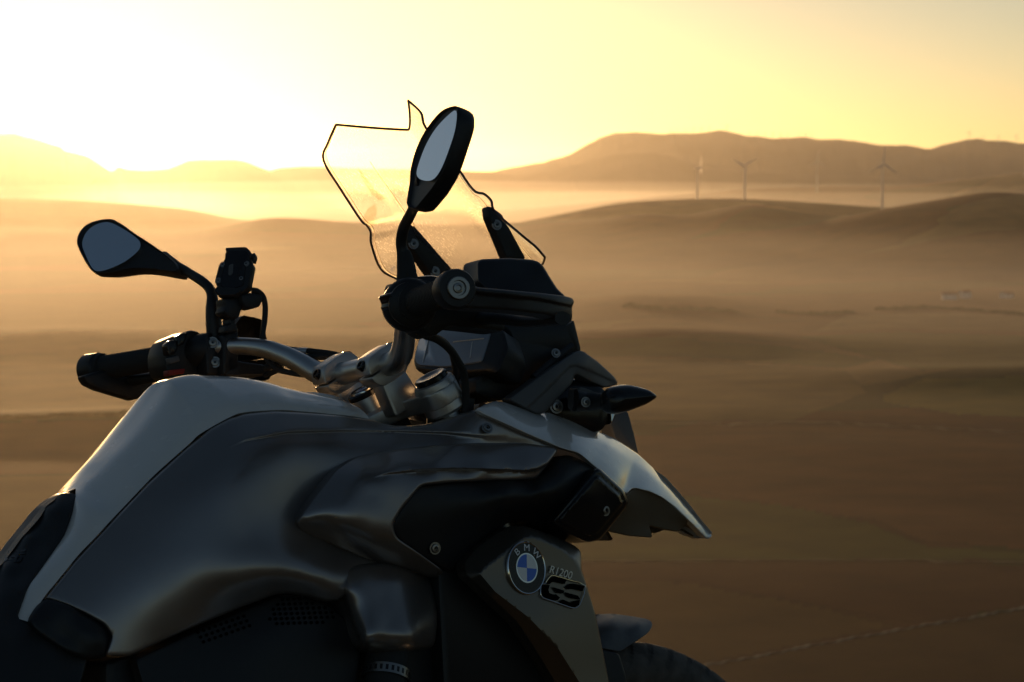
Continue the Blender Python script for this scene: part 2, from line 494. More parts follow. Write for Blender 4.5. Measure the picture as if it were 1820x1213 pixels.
class Depth:
    """thin-plate surface y(px, py) through control points"""
    def __init__(self, ctrl, smooth=0.0):
        C = np.asarray(ctrl, float); self.p = C[:, :2] / 300.0; v = C[:, 2]; n = len(C)
        K = self.phi(np.linalg.norm(self.p[:, None] - self.p[None], axis=2)) + smooth * np.eye(n)
        Pm = np.hstack([np.ones((n, 1)), self.p])
        A = np.block([[K, Pm], [Pm.T, np.zeros((3, 3))]])
        self.w = np.linalg.lstsq(A, np.concatenate([v, np.zeros(3)]), rcond=None)[0]
    @staticmethod
    def phi(r): return np.where(r > 1e-9, r * r * np.log(np.maximum(r, 1e-9)), 0)
    def __call__(self, P):
        q = np.asarray(P, float) / 300.0
        K = self.phi(np.linalg.norm(q[:, None] - self.p[None], axis=2))
        return K @ self.w[:-3] + self.w[-3] + q @ self.w[-2:]

class Crown:
    """depth that runs from an upper line to a lower line along a rounded cross-section"""
    def __init__(self, top, low, prof):
        self.t = spline(np.asarray(top, float), 5); self.l = spline(np.asarray(low, float), 5)
        self.pu = np.linspace(0, 1, 201)
        pv = np.interp(self.pu, [p[0] for p in prof], [p[1] for p in prof])
        k = np.ones(17) / 17
        for _ in range(2): pv = np.convolve(np.concatenate([2 * pv[0] - pv[16:0:-1], pv, 2 * pv[-1] - pv[-2:-18:-1]]), k, 'same')[16:-16]
        self.pv = (pv - pv[0]) / (pv[-1] - pv[0])
    def __call__(self, P):
        P = np.asarray(P, float)
        dt, _, a = poly_dist(P, self.t[:, :2], False); dl, _, b = poly_dist(P, self.l[:, :2], False)
        def near(L):
            d2 = ((P[:, None] - L[None, :, :2]) ** 2).sum(2); w = 1 / (d2 + 9) ** 2
            return (w * L[None, :, 2]).sum(1) / w.sum(1)
        yt, yl = near(self.t), near(self.l)
        u = dt / (dt + dl + 1e-9)
        return yt + (yl - yt) * np.interp(u, self.pu, self.pv)

def skin_panel(name, outline, depth, material, parent, step=6.0, r=5.0, push=.006, thick=.012, steps=(), inset=None, mirror=True,
               is_round=False, corner=5, sharp=50, flat_edges=None):
    """moulded panel: outline in photograph pixels, depth from the centre plane, rolled edge, turned-in rim"""
    O = spline(outline, 6, True) if is_round else rounded(outline, corner, 4)
    L = np.linalg.norm(np.diff(np.vstack([O, O[:1]]), axis=0), axis=1).sum()
    O = resample(O, max(24, int(L / step)))
    n = len(O)
    area = .5 * np.sum(O[:, 0] * np.roll(O[:, 1], -1) - np.roll(O[:, 0], -1) * O[:, 1])
    if area < 0: O = O[::-1].copy()
    lo, hi = O.min(0), O.max(0)
    rings = []
    tn = np.roll(O, -1, 0) - np.roll(O, 1, 0); tn /= np.linalg.norm(tn, axis=1)[:, None] + 1e-9
    nr = np.stack([-tn[:, 1], tn[:, 0]], 1)
    for f in (.12, .35, .68, 1.0):
        Q = O + nr * (r * f)
        d, _, _ = poly_dist(Q, O)
        rings.append(Q[(d > r * f * .93) & inside(Q, O)])
    gx = np.arange(lo[0], hi[0], step); gy = np.arange(lo[1], hi[1], step * .87)
    G = np.array([(x + (step / 2 if j % 2 else 0), y) for j, y in enumerate(gy) for x in gx])
    d, _, _ = poly_dist(G, O)
    G = G[inside(G, O) & (d > r + step * .4)]
    extra = []
    for poly, amps, width in steps:
        Q = resample(np.asarray(poly, float), max(4, int(np.linalg.norm(np.diff(np.asarray(poly, float), axis=0), axis=1).sum() / 4)), False)
        t2 = np.gradient(Q, axis=0); t2 /= np.linalg.norm(t2, axis=1)[:, None] + 1e-9
        n2 = np.stack([-t2[:, 1], t2[:, 0]], 1)
        for f in (-1, -.5, 0, .5, 1): extra.append(Q + n2 * width * f)
    if inset:
        Q = resample(np.asarray(inset[0], float), 380)
        extra.append(Q)
    P = np.vstack([O] + rings + [G])
    if extra:
        X = np.vstack(extra); dx, _, _ = poly_dist(X, O)
        X = X[inside(X, O) & (dx > 1.0)]
        if len(X):
            # drop grid points that crowd the crease lines
            keep = np.ones(len(P), bool)
            for s in range(n, len(P)):
                if np.min(np.abs(X - P[s]).sum(1)) < 1.2: keep[s] = False
            P = np.vstack([P[keep], X])
    vin = [Vector((float(p[0]), float(p[1]))) for p in P]
    res = geometry.delaunay_2d_cdt(vin, [(i, (i + 1) % n) for i in range(n)], [], 1, 1e-4)
    V2 = np.array([(v.x, v.y) for v in res[0]]); T = [tuple(f) for f in res[2]]
    dist, _, _ = poly_dist(V2, O)
    Y = depth(V2)
    for poly, amps, width in steps:
        Pl = np.asarray(poly, float)
        dd, sd, par = poly_dist(V2, Pl, False)
        a = np.interp(par, np.arange(len(Pl)), amps)
        s = np.where(sd > 0, dd, -dd)
        # fade beyond the ends of the line
        e0 = np.linalg.norm(V2 - Pl[0], axis=1); e1 = np.linalg.norm(V2 - Pl[-1], axis=1)
        fall = np.exp(-np.clip(dd - width, 0, None) / 60.0)
        Y = Y + a * (smoothstep((s / width + 1) / 2) - .5) * fall
    if inset:
        di, _, _ = poly_dist(V2, np.asarray(inset[0], float))
        out = ~inside(V2, np.asarray(inset[0], float))
        Y = Y + np.where(out, di * inset[1], 0)
    e = np.clip(1 - dist / r, 0, 1)
    if flat_edges is not None:
        df, _, _ = poly_dist(V2, np.asarray(flat_edges, float), False)
        e = e * smoothstep(df / 20.0)
    Y = Y + push * (1 - np.sqrt(np.clip(1 - e * e, 0, 1)))
    W = np.array([at(p[0], p[1], y) for p, y in zip(V2, Y)])
    # order boundary by original indices (the first n input points)
    orig = {}
    for i, src in enumerate(res[3]):
        for s in src:
            if s < n: orig[s] = i
    B = [orig[i] for i in range(n) if i in orig]
    k0 = len(W)
    back = W[B] + np.array([0, thick, 0])
    c = W[B].mean(0); back = back + (c - back) * np.array([.012, 0, .012])
    W = np.vstack([W, back])
    # triangles: make them face outwards (towards -y)
    F = []
    for t in T:
        a, b, c3 = W[t[0]], W[t[1]], W[t[2]]
        nn = np.cross(b - a, c3 - a)
        F.append(t if nn[1] < 0 else t[::-1])
    m = len(B)
    for i in range(m):
        a, b = B[i], B[(i + 1) % m]; c2, d2 = k0 + (i + 1) % m, k0 + i
        F.append((a, b, c2, d2))
    o = mobj(name, W, F, material, parent, True, sharp)
    bm = bmesh.new(); bm.from_mesh(o.data); bmesh.ops.recalc_face_normals(bm, faces=bm.faces[:])
    # outward: average normal of the skin must point to -y
    s = sum(f.normal.y * f.calc_area() for f in bm.faces if len(f.verts) == 3)
    if s > 0: bmesh.ops.reverse_faces(bm, faces=bm.faces[:])
    bm.to_mesh(o.data); bm.free()
    o.data.set_sharp_from_angle(angle=math.radians(sharp))
    if mirror: other_side(o)
    return o

def frames(P):
    P = np.asarray(P, float); n = len(P)
    T = np.gradient(P, axis=0); T /= np.linalg.norm(T, axis=1)[:, None] + 1e-12
    up = np.array([0, 0, 1.]) if abs(T[0][2]) < .9 else np.array([1., 0, 0])
    N = [unit(np.cross(T[0], np.cross(up, T[0])))]
    for i in range(1, n):
        v = N[-1] - T[i] * np.dot(N[-1], T[i])
        N.append(unit(v))
    N = np.array(N)
    return T, N, np.cross(T, N)

def tube(name, pts, rad, material, parent, seg=14, n=8, smooth_path=True, caps=True, squash=None, sharp=40):
    P = spline(pts, n) if smooth_path else np.asarray(pts, float)
    rad = np.atleast_1d(np.asarray(rad, float))
    R = np.interp(np.linspace(0, 1, len(P)), np.linspace(0, 1, len(rad)), rad) if len(rad) > 1 else np.full(len(P), rad[0])
    T, N, Bn = frames(P)
    sq = squash or 1.0
    V = []
    for i in range(len(P)):
        for k in range(seg):
            a = 2 * math.pi * k / seg
            V.append(P[i] + R[i] * (math.cos(a) * N[i] + sq * math.sin(a) * Bn[i]))
    F = [(i * seg + k, i * seg + (k + 1) % seg, (i + 1) * seg + (k + 1) % seg, (i + 1) * seg + k) for i in range(len(P) - 1) for k in range(seg)]
    if caps:
        F.append(tuple(range(seg))[::-1]); b = (len(P) - 1) * seg; F.append(tuple(range(b, b + seg)))
    return mobj(name, V, F, material, parent, True, sharp)

def lathe_data(p0, axis, prof, seg=28):
    """profile [(along, radius)] turned about an axis"""
    ax = unit(axis); h = np.array([0, 0, 1.]) if abs(ax[2]) < .9 else np.array([1., 0, 0])
    u = unit(np.cross(h, ax)); v = np.cross(ax, u)
    V, F = [], []
    for t, r in prof:
        for k in range(seg):
            a = 2 * math.pi * k / seg
            V.append(np.asarray(p0) + ax * t + max(r, 1e-5) * (math.cos(a) * u + math.sin(a) * v))
    for i in range(len(prof) - 1):
        for k in range(seg):
            F.append((i * seg + k, i * seg + (k + 1) % seg, (i + 1) * seg + (k + 1) % seg, (i + 1) * seg + k))
    return V, F

def lathe(name, p0, axis, prof, material, parent, seg=28, sharp=35):
    V, F = lathe_data(p0, axis, prof, seg)
    F.append(tuple(range(seg))[::-1]); b = (len(prof) - 1) * seg; F.append(tuple(range(b, b + seg)))
    return mobj(name, V, F, material, parent, True, sharp)

def ring_loft(name, outline, axis, rings, p0, n, material, parent, count=72, corner=4, is_round=False, sharp=45):
    """closed body from a pixel outline on the plane (p0, n): rings of (pull towards the axis line, depth behind the plane)"""
    O = spline(outline, 8, True) if is_round else rounded(outline, corner, 4)
    O = resample(O, count)
    A, B = np.asarray(axis[0], float), np.asarray(axis[1], float)
    d = B - A; L = (d * d).sum() + 1e-9
    t = np.clip(((O - A) @ d) / L, 0, 1); M = A + t[:, None] * d
    n = unit(n); V = []
    for pull, dep in rings:
        Q = O + (M - O) * pull
        for q in Q: V.append(at_plane(q[0], q[1], p0, n) - n * dep)
    F = [(i * count + k, i * count + (k + 1) % count, (i + 1) * count + (k + 1) % count, (i + 1) * count + k) for i in range(len(rings) - 1) for k in range(count)]
    F.append(tuple(range(count))[::-1]); b = (len(rings) - 1) * count; F.append(tuple(range(b, b + count)))
    o = mobj(name, V, F, material, parent, True, sharp)
    fix_normals(o)
    return o

def fix_normals(o, sharp=45):
    bm = bmesh.new(); bm.from_mesh(o.data); bmesh.ops.recalc_face_normals(bm, faces=bm.faces[:]); bm.to_mesh(o.data); bm.free()
    o.data.set_sharp_from_angle(angle=math.radians(sharp))

def slab(name, outline, y0, y1, material, parent, corner=3, bev=.003, count=None, is_round=False, sharp=35, mirror=False):
    """solid between two planes parallel to the centre plane, outline seen on the nearer one, bevelled"""
    O = spline(outline, 8, True) if is_round else rounded(outline, corner, 3)
    if count: O = resample(O, count)
    N = len(O); c = O.mean(0)
    V = []
    W0 = np.array([at(p[0], p[1], y0) for p in O])
    cen = W0.mean(0)
    for ins, dy in ((bev, 0), (bev * .3, bev * .3), (0, bev), (0, (y1 - y0) - bev), (bev * .3, (y1 - y0) - bev * .3), (bev, (y1 - y0))):
        d = cen - W0; d[:, 1] = 0
        l = np.linalg.norm(d, axis=1)[:, None] + 1e-9
        Q = W0 + d / l * np.minimum(ins, l * .5); Q = Q + np.array([0, dy, 0])
        V.append(Q)
    V = np.vstack(V)
    F = [(i * N + k, i * N + (k + 1) % N, (i + 1) * N + (k + 1) % N, (i + 1) * N + k) for i in range(5) for k in range(N)]
    F.append(tuple(range(N))[::-1]); F.append(tuple(range(5 * N, 6 * N)))
    o = mobj(name, V, F, material, parent, True, sharp)
    fix_normals(o, sharp)
    if mirror: other_side(o)
    return o

def prism(name, pts2, origin, ex, ey, depth, material, parent, bev=.002, corner=.004, sharp=35, cn=3):
    """solid from a 2D outline in the frame (ex, ey), extruded along ex x ey"""
    ex, ey = unit(ex), unit(ey); ez = np.cross(ex, ey)
    O = rounded(pts2, corner, cn); N = len(O); c = O.mean(0)
    V = []
    for ins, d in ((bev, 0), (bev * .3, bev * .3), (0, bev), (0, depth - bev), (bev * .3, depth - bev * .3), (bev, depth)):
        dv = c - O; l = np.linalg.norm(dv, axis=1)[:, None] + 1e-9
        Q = O + dv / l * np.minimum(ins, l * .5)
        V += [np.asarray(origin) + ex * q[0] + ey * q[1] + ez * d for q in Q]
    F = [(i * N + k, i * N + (k + 1) % N, (i + 1) * N + (k + 1) % N, (i + 1) * N + k) for i in range(5) for k in range(N)]
    F.append(tuple(range(N))[::-1]); F.append(tuple(range(5 * N, 6 * N)))
    o = mobj(name, V, F, material, parent, True, sharp)
    fix_normals(o, sharp)
    return o

def join_multi(name, parts, parent, sharp=35):
    """one mesh from (verts, faces, material) pieces"""
    V, F, I, M = [], [], [], []
    for v, f, m in parts:
        b = len(V); V += [tuple(map(float, p)) for p in v]
        if m not in M: M.append(m)
        k = M.index(m)
        for q in f: F.append(tuple(int(x) + b for x in q)); I.append(k)
    me = bpy.data.meshes.new(name); me.from_pydata(V, [], F)
    for m in M: me.materials.append(m)
    me.polygons.foreach_set('material_index', I)
    me.polygons.foreach_set('use_smooth', [True] * len(F))
    me.set_sharp_from_angle(angle=math.radians(sharp)); me.update()
    o = bpy.data.objects.new(name, me); COL.objects.link(o); o.parent = parent
    return o

def bolt(p, n, r, parent, material, dark, name='bolt'):
    """domed screw head with a star recess"""
    n = unit(n)
    V, F = lathe_data(p, n, [(-.002, r), (r * .25, r), (r * .45, r * .86), (r * .5, r * .5), (r * .15, r * .42), (r * .15, 0.0)], 20)
    V2, F2 = lathe_data(p, n, [(-.001, r * 1.35), (r * .12, r * 1.35), (r * .12, r)], 20)
    h = np.array([0, 0, 1.]) if abs(n[2]) < .9 else np.array([1., 0, 0])
    u = unit(np.cross(h, n)); v = np.cross(n, u)
    V3 = [np.asarray(p) + n * r * .17] + [np.asarray(p) + n * r * .17 + (r * (.40 if k % 2 else .27)) * (math.cos(k * math.pi / 6) * u + math.sin(k * math.pi / 6) * v) for k in range(12)]
    F3 = [(0, 1 + k, 1 + (k + 1) % 12) for k in range(12)]
    return join_multi(name, [(V, F, material), (V2, F2, material), (V3, F3, dark)], parent)

def text_mesh(body, size):
    cu = bpy.data.curves.new('lettering', 'FONT'); cu.body = body; cu.size = size; cu.extrude = .04 * size
    cu.align_x = 'CENTER'; cu.align_y = 'CENTER'
    ob = bpy.data.objects.new('lettering', cu); COL.objects.link(ob)
    bpy.context.view_layer.update()
    dg = bpy.context.evaluated_depsgraph_get()
    me = bpy.data.meshes.new_from_object(ob.evaluated_get(dg))
    V = np.array([v.co[:] for v in me.vertices]); F = [tuple(p.vertices) for p in me.polygons]
    bpy.data.objects.remove(ob); bpy.data.curves.remove(cu); bpy.data.meshes.remove(me)
    return V, F

# ------------------------------------------------------------------ motorcycle: materials
M_WHITE = mat('white_paint', (.74, .71, .68), rough=.25, coat=1.0, coat_rough=.04, rvar=.04)
M_DARK = mat('dark_metallic_paint', (.31, .285, .275), rough=.34, metal=.8, coat=.35, coat_rough=.12, bump=.03, bscale=2200, rvar=.03)
M_GREY = mat('grey_metallic_paint', (.19, .165, .135), rough=.33, metal=.85, coat=.2, coat_rough=.2, bump=.03, bscale=1800)
M_FENDER = mat('fender_plastic', (.075, .078, .082), rough=.45, var=.25, vscale=60, bump=.2, bscale=500)
M_NOSE = mat('nose_grey_plastic', (.10, .10, .10), rough=.5, bump=.08, bscale=900)
M_INNER = mat('underside_shade', (.15, .115, .075), rough=.6, bump=.1, bscale=700)  # brown puts the beak underside's shade and warm bounce into the colour
M_BLACK = mat('black_plastic', (.016, .016, .017), rough=.48, bump=.12, bscale=900)
M_GLOSS = mat('gloss_black_plastic', (.012, .012, .013), rough=.22, rvar=.06)
M_RUBBER = mat('black_rubber', (.02, .02, .02), rough=.75, bump=.2, bscale=600)
M_TYRE = mat('tyre_rubber', (.085, .075, .065), rough=.8, bump=.5, bscale=350, var=.5, vscale=40)
M_VINYL = mat('seat_vinyl', (.022, .022, .023), rough=.42, bump=.25, bscale=500)
M_ALU = mat('satin_aluminium', (.68, .66, .63), rough=.34, metal=1.0, bump=.05, bscale=1500, rvar=.06)
M_CAST = mat('cast_aluminium', (.58, .56, .53), rough=.42, metal=.9, bump=.15, bscale=900)
M_STEEL = mat('bolt_steel', (.30, .285, .265), rough=.34, metal=1.0)
M_CHROME = mat('chrome', (.75, .75, .75), rough=.08, metal=1.0)
M_MIRROR = mat('mirror_silver', (.93, .95, .98), rough=.01, metal=1.0)
M_SCREEN = mat('display_glass', (.24, .27, .31), rough=.12, coat=1.0, coat_rough=.03)
M_BLUE = mat('emblem_blue', (.01, .14, .72), rough=.25, coat=.6)
M_EMWHITE = mat('emblem_white', (.88, .88, .88), rough=.25, coat=.6)
M_RED = mat('red_switch', (.22, .012, .008), rough=.5)
M_AMBER = mat('signal_lens', (.30, .25, .27), rough=.15, trans=.4)

def glass_mat():
    m = bpy.data.materials.new('windscreen_acrylic'); m.use_nodes = True
    n, l = m.node_tree.nodes, m.node_tree.links
    n.remove(n['Principled BSDF'])
    out = n['Material Output']
    tr = n.new('ShaderNodeBsdfTransparent'); tr.inputs[0].default_value = (.92, .90, .87, 1)
    gl = n.new('ShaderNodeBsdfGlossy'); gl.inputs['Roughness'].default_value = .04; gl.inputs[0].default_value = (1, 1, 1, 1)
    fr = n.new('ShaderNodeFresnel'); fr.inputs[0].default_value = 1.45
    cl = n.new('ShaderNodeMath'); cl.operation = 'MINIMUM'; cl.inputs[1].default_value = .45
    l.new(fr.outputs[0], cl.inputs[0])
    mx = n.new('ShaderNodeMixShader'); l.new(cl.outputs[0], mx.inputs[0]); l.new(tr.outputs[0], mx.inputs[1]); l.new(gl.outputs[0], mx.inputs[2])
    # dust, dried drops and fine scratches that scatter the low sun
    tc = n.new('ShaderNodeTexCoord')
    mp = n.new('ShaderNodeMapping'); mp.inputs['Scale'].default_value = (170, 620, 170); mp.inputs['Rotation'].default_value = (.7, .3, .4)
    l.new(tc.outputs['Object'], mp.inputs[0])
    no = n.new('ShaderNodeTexNoise'); no.inputs['Scale'].default_value = 1.0; no.inputs['Detail'].default_value = 4
    l.new(mp.outputs[0], no.inputs['Vector'])
    r1 = n.new('ShaderNodeMapRange'); r1.inputs['From Min'].default_value = .55; r1.inputs['From Max'].default_value = .66; l.new(no.outputs['Fac'], r1.inputs['Value'])
    mp2 = n.new('ShaderNodeMapping'); mp2.inputs['Scale'].default_value = (900, 90, 500); mp2.inputs['Rotation'].default_value = (.2, 1.1, .9)
    l.new(tc.outputs['Object'], mp2.inputs[0])
    n2 = n.new('ShaderNodeTexNoise'); n2.inputs['Scale'].default_value = .6; n2.inputs['Detail'].default_value = 2; l.new(mp2.outputs[0], n2.inputs['Vector'])
    r2 = n.new('ShaderNodeMapRange'); r2.inputs['From Min'].default_value = .62; r2.inputs['From Max'].default_value = .68; l.new(n2.outputs['Fac'], r2.inputs['Value'])
    n3 = n.new('ShaderNodeTexNoise'); n3.inputs['Scale'].default_value = 14; n3.inputs['Detail'].default_value = 4; l.new(tc.outputs['Object'], n3.inputs['Vector'])
    r3 = n.new('ShaderNodeMapRange'); r3.inputs['From Min'].default_value = .35; r3.inputs['From Max'].default_value = .75; l.new(n3.outputs['Fac'], r3.inputs['Value'])
    ad = n.new('ShaderNodeMath'); ad.operation = 'MAXIMUM'; l.new(r1.outputs[0], ad.inputs[0]); l.new(r2.outputs[0], ad.inputs[1])
    mu = n.new('ShaderNodeMath'); mu.operation = 'MULTIPLY'; l.new(ad.outputs[0], mu.inputs[0]); l.new(r3.outputs[0], mu.inputs[1])
    m2 = n.new('ShaderNodeMath'); m2.operation = 'MULTIPLY_ADD'; m2.inputs[1].default_value = .6; m2.inputs[2].default_value = .29; l.new(mu.outputs[0], m2.inputs[0])
    tl = n.new('ShaderNodeBsdfRefraction'); tl.inputs['Roughness'].default_value = .33; tl.inputs['IOR'].default_value = 1.02; tl.inputs[0].default_value = (.95, .93, .9, 1)
    m3 = n.new('ShaderNodeMixShader'); l.new(m2.outputs[0], m3.inputs[0]); l.new(mx.outputs[0], m3.inputs[1]); l.new(tl.outputs[0], m3.inputs[2])
    l.new(m3.outputs[0], out.inputs['Surface'])
    return m
M_GLASS = glass_mat()
M_EDGE = mat('acrylic_edge', (.05, .022, .016), rough=.15, spec=.6, trans=.25)

bike = empty('motorcycle', (0, 0, 0), (-LEAN, 0, 0))
tag(bike, 'white and dark grey adventure motorcycle leaning on its side stand on the hilltop', 'motorcycle')

# ------------------------------------------------------------------ wheels, fork, engine (mostly below the frame of the photograph)
FWC, RWC = np.array([1.467, 0, .325]), np.array([0, 0, .325])
def wheel(name, c, R, w, rim_r):
    g = bpy.data.objects.new(name, None); COL.objects.link(g); g.parent = bike
    seg, ns = 400, 30
    V, F = [], []
    for i in range(seg):
        a = 2 * math.pi * i / seg
        for j in range(ns):
            t = -1 + 2 * j / (ns - 1)                         # across the section, bead to bead
            th = t * math.radians(128)
            yy = w / 2 * math.sin(th) * (1.0 if abs(t) < .75 else 1.0)
            rr = R - w * .52 * (1 - math.cos(th)) * .72
            lat = abs(t)
            if lat < .62:                                      # curved tread grooves
                ph = (i / seg * 50 + 1.9 * lat * (1 if t > 0 else 1)) % 1.0
                if ph < .16 and lat > .12: rr -= .006 * min(1, (lat - .12) / .1)
            V.append((c[0] + rr * math.sin(a), c[1] + yy, c[2] + rr * math.cos(a)))
    for i in range(seg):
        for j in range(ns - 1):
            F.append((i * ns + j, i * ns + j + 1, ((i + 1) % seg) * ns + j + 1, ((i + 1) % seg) * ns + j))
    t = mobj('tyre', V, F, M_TYRE, g, True, 30); fix_normals(t, 30)
    V, F = lathe_data(c, (0, 1, 0), [(-w * .36, rim_r + .012), (-w * .36, rim_r - .004), (-w * .2, rim_r - .022), (w * .2, rim_r - .022), (w * .36, rim_r - .004), (w * .36, rim_r + .012), (w * .2, rim_r + .004), (-w * .2, rim_r + .004), (-w * .36, rim_r + .012)], 64)
    rm = mobj('rim', V, F, M_CAST, g, True, 35); fix_normals(rm)
    lathe('hub', c, (0, 1, 0), [(-.055, .03), (-.055, .045), (.055, .045), (.055, .03)], M_CAST, g, 24)
    for k in range(10):
        a = 2 * math.pi * k / 10
        d = np.array([math.sin(a), 0, math.cos(a)])
        tube('spoke', [c + d * .04 + np.array([0, .02 * (-1) ** k, 0]), c + d * (rim_r - .02)], [.013, .010], M_CAST, g, 8, 2)
    for s in (-1, 1):
        V, F = lathe_data(c + np.array([0, s * .07, 0]), (0, 1, 0), [(-.0025, .105), (-.0025, .15), (.0025, .15), (.0025, .105), (-.0025, .105)], 48)
        ds = mobj('brake_disc', V, F, M_STEEL, g, True, 35); fix_normals(ds)
    return g
wheel('front_wheel', FWC, .327, .118, .243)
wheel('rear_wheel', RWC, .327, .165, .22)
for s in (-1, 1):
    top = np.array([1.133, s * .105, 1.035]); bot = FWC + np.array([0.0, s * .105, 0])
    d = unit(bot - top)
    f = tube('fork_leg', [top, top + d * .36], [.0195], M_STEEL, bike, 18, 2)
    tube('fork_slider', [top + d * .34, bot], [.029, .026], M_BLACK, f, 18, 3)

engine = slab('engine_block', [(186, 1176), (300, 1150), (420, 1095), (520, 1072), (600, 1050), (700, 1010), (760, 985), (800, 1010), (806, 1213), (800, 1420), (640, 1530), (330, 1540), (190, 1380)], -.125, .125, M_BLACK, bike, 12, .012)
for s in (-1, 1):
    c0 = np.array([.93, s * .12, .46])
    cy_ = lathe('cylinder', c0, (.05, s, .05), [(0, .10), (.05, .10), (.055, .115), (.075, .115), (.08, .10), (.09, .115), (.11, .115), (.115, .10), (.13, .118), (.2, .112), (.235, .09), (.245, .05)], M_CAST, bike, 32)
    hose = tube('intake_hose', [at(690, 1120, -.155) * np.array([1, -s, 1]), at(688, 1170, -.165) * np.array([1, -s, 1]), at(684, 1235, -.18) * np.array([1, -s, 1])], [.026, .029, .027], M_RUBBER, bike, 20, 6)
    a, b = at(687, 1192, -.17) * np.array([1, -s, 1]), at(685, 1209, -.173) * np.array([1, -s, 1])
    ax = b - a
    V, F = lathe_data(a, ax, [(0, .0305), (0, .0318), (np.linalg.norm(ax), .0318), (np.linalg.norm(ax), .0305)], 40)
    cl_ = mobj('hose_clamp', V, F, M_STEEL, hose, True, 35); fix_normals(cl_)
    u = unit(np.cross(ax, (1, 0, 0)))
    for k in range(26):                                           # worm-drive slots of the band
        ang = 2 * math.pi * k / 26
        v1 = unit(ax); v2 = unit(np.cross(v1, (0, 1, 0))); v3 = np.cross(v1, v2)
        dv = math.cos(ang) * v2 + math.sin(ang) * v3
        tg = np.cross(v1, dv)
        p = a + ax * .5 + dv * .0319
        q = [p + v1 * sx * .0035 + tg * sy * .0018 for sx, sy in ((-1, -1), (1, -1), (1, 1), (-1, 1))]
        mobj('band_slot', q + [x - dv * .0006 for x in q], [(0, 1, 2, 3), (4, 7, 6, 5), (0, 4, 5, 1), (1, 5, 6, 2), (2, 6, 7, 3), (3, 7, 4, 0)], M_GLOSS, hose, False)
stand = tube('side_stand', [(.72, .12, .26), (.74, .20, .13), (.745, .262, .035)], [.014, .013, .012], M_BLACK, bike, 12, 6)
lathe('foot_pad', (.745, .268, .0), (0, .16, 1), [(.036, .02), (.040, .034), (.050, .034), (.056, .02)], M_BLACK, stand, 16)
tube('swing_arm', [(.60, -.1, .42), (.3, -.13, .36), (0, -.13, .325)], [.05, .055, .07], M_CAST, bike, 18, 5)
tube('exhaust_silencer', [(.25, .15, .42), (.05, .19, .46), (-.28, .22, .56)], [.045, .062, .06], M_STEEL, bike, 20, 6, squash=1.3)
tail = ring_loft('tail_rack', [(-560, 1060), (-760, 1030), (-790, 1050), (-600, 1130), (-400, 1150)], ((-740, 1045), (-480, 1110)), [(.3, -.1), (.05, -.09), (0, -.05), (0, .05), (.05, .09), (.3, .1)], (0, 0, .85), (0, -1, 0), M_BLACK, bike)

# radiator blocks on either side, behind the shrouds
for s in (1, -1):
    o = slab('radiator', [(778, 1000), (850, 950), (1000, 948), (1036, 1010), (1058, 1110), (1074, 1213), (1074, 1240), (790, 1240)], -.150, -.095, M_BLACK, bike, 10, .006)
    if s < 0: o.data = flip_mesh(o.data)

# ------------------------------------------------------------------ seat
seat_ctrl = [(113, 875, -.012), (90, 888, 0), (73, 904, 0), (38, 947, 0), (0, 997, 0), (-60, 1034, 0), (-200, 1050, 0), (-400, 1052, 0),
             (122, 884, -.024), (100, 889, -.020), (87, 938, -.038), (61, 973, -.042), (29, 1023, -.052), (-40, 1065, -.075), (-200, 1080, -.09), (-400, 1080, -.1),
             (135, 879, -.034), (128, 912, -.049), (113, 953, -.062), (87, 991, -.072), (47, 1049, -.084), (29, 1099, -.094), (52, 1107, -.106), (116, 1134, -.128), (157, 1163, -.142), (148, 1195, -.145),
             (0, 1130, -.118), (-200, 1130, -.13), (-400, 1130, -.13), (60, 1180, -.138), (-200, 1200, -.135), (-400, 1200, -.13), (80, 904, -.02), (45, 955, -.025), (8, 1003, -.03)]
SEAT_D = Depth(seat_ctrl, .0012)
seat = skin_panel('seat', [(136, 878), (129, 912), (114, 953), (88, 991), (48, 1049), (31, 1098), (54, 1106), (116, 1133), (147, 1147), (158, 1163), (150, 1195), (136, 1235), (-420, 1235), (-440, 1060), (-400, 1052), (-200, 1050), (-60, 1034), (0, 997), (38, 947), (73, 904), (90, 888), (113, 875)],
                  SEAT_D, M_VINYL, bike, 7, 5, .004, .02, mirror=True, flat_edges=[(-440, 1056), (-200, 1050), (-60, 1034), (0, 997), (38, 947), (73, 904), (90, 888)])
def seat_patch(poly):
    P = np.array(poly, float)
    P = np.array([(0 + u / 3.435, 860 + v / 3.435) for u, v in P])
    return [at(p[0], p[1], SEAT_D(p[None])[0] - .0016) for p in P]
V, F = [], []
for poly in ([(52, 410), (70, 402), (160, 402), (150, 414), (78, 414), (60, 432), (44, 432)], [(20, 478), (34, 440), (52, 440), (44, 464), (84, 464), (92, 448), (66, 448), (70, 438), (112, 438), (96, 478)],
             [(92, 432), (100, 420), (156, 420), (150, 430), (110, 430), (112, 436), (140, 440), (134, 462), (118, 478), (98, 478), (104, 464), (118, 462), (122, 446), (92, 444)]):
    q = seat_patch(poly); b = len(V); V += q; F.append(tuple(range(b, b + len(q))))
emb = mobj('letter_emblem', V, F, M_GLOSS, seat, False)

# frame cover beside the seat
fc = Depth([(79, 1063, -.108), (116, 1075, -.135), (151, 1093, -.145), (186, 1113, -.152), (200, 1131, -.15), (186, 1168, -.155), (157, 1168, -.158), (116, 1132, -.14), (52, 1106, -.122), (150, 1120, -.158), (178, 1140, -.162)])
skin_panel('frame_cover', [(52, 1108), (79, 1063), (116, 1073), (151, 1091), (186, 1111), (199, 1131), (194, 1150), (186, 1168), (150, 1172), (100, 1150)], fc, M_BLACK, bike, 5, 8, .012, .02, is_round=True)

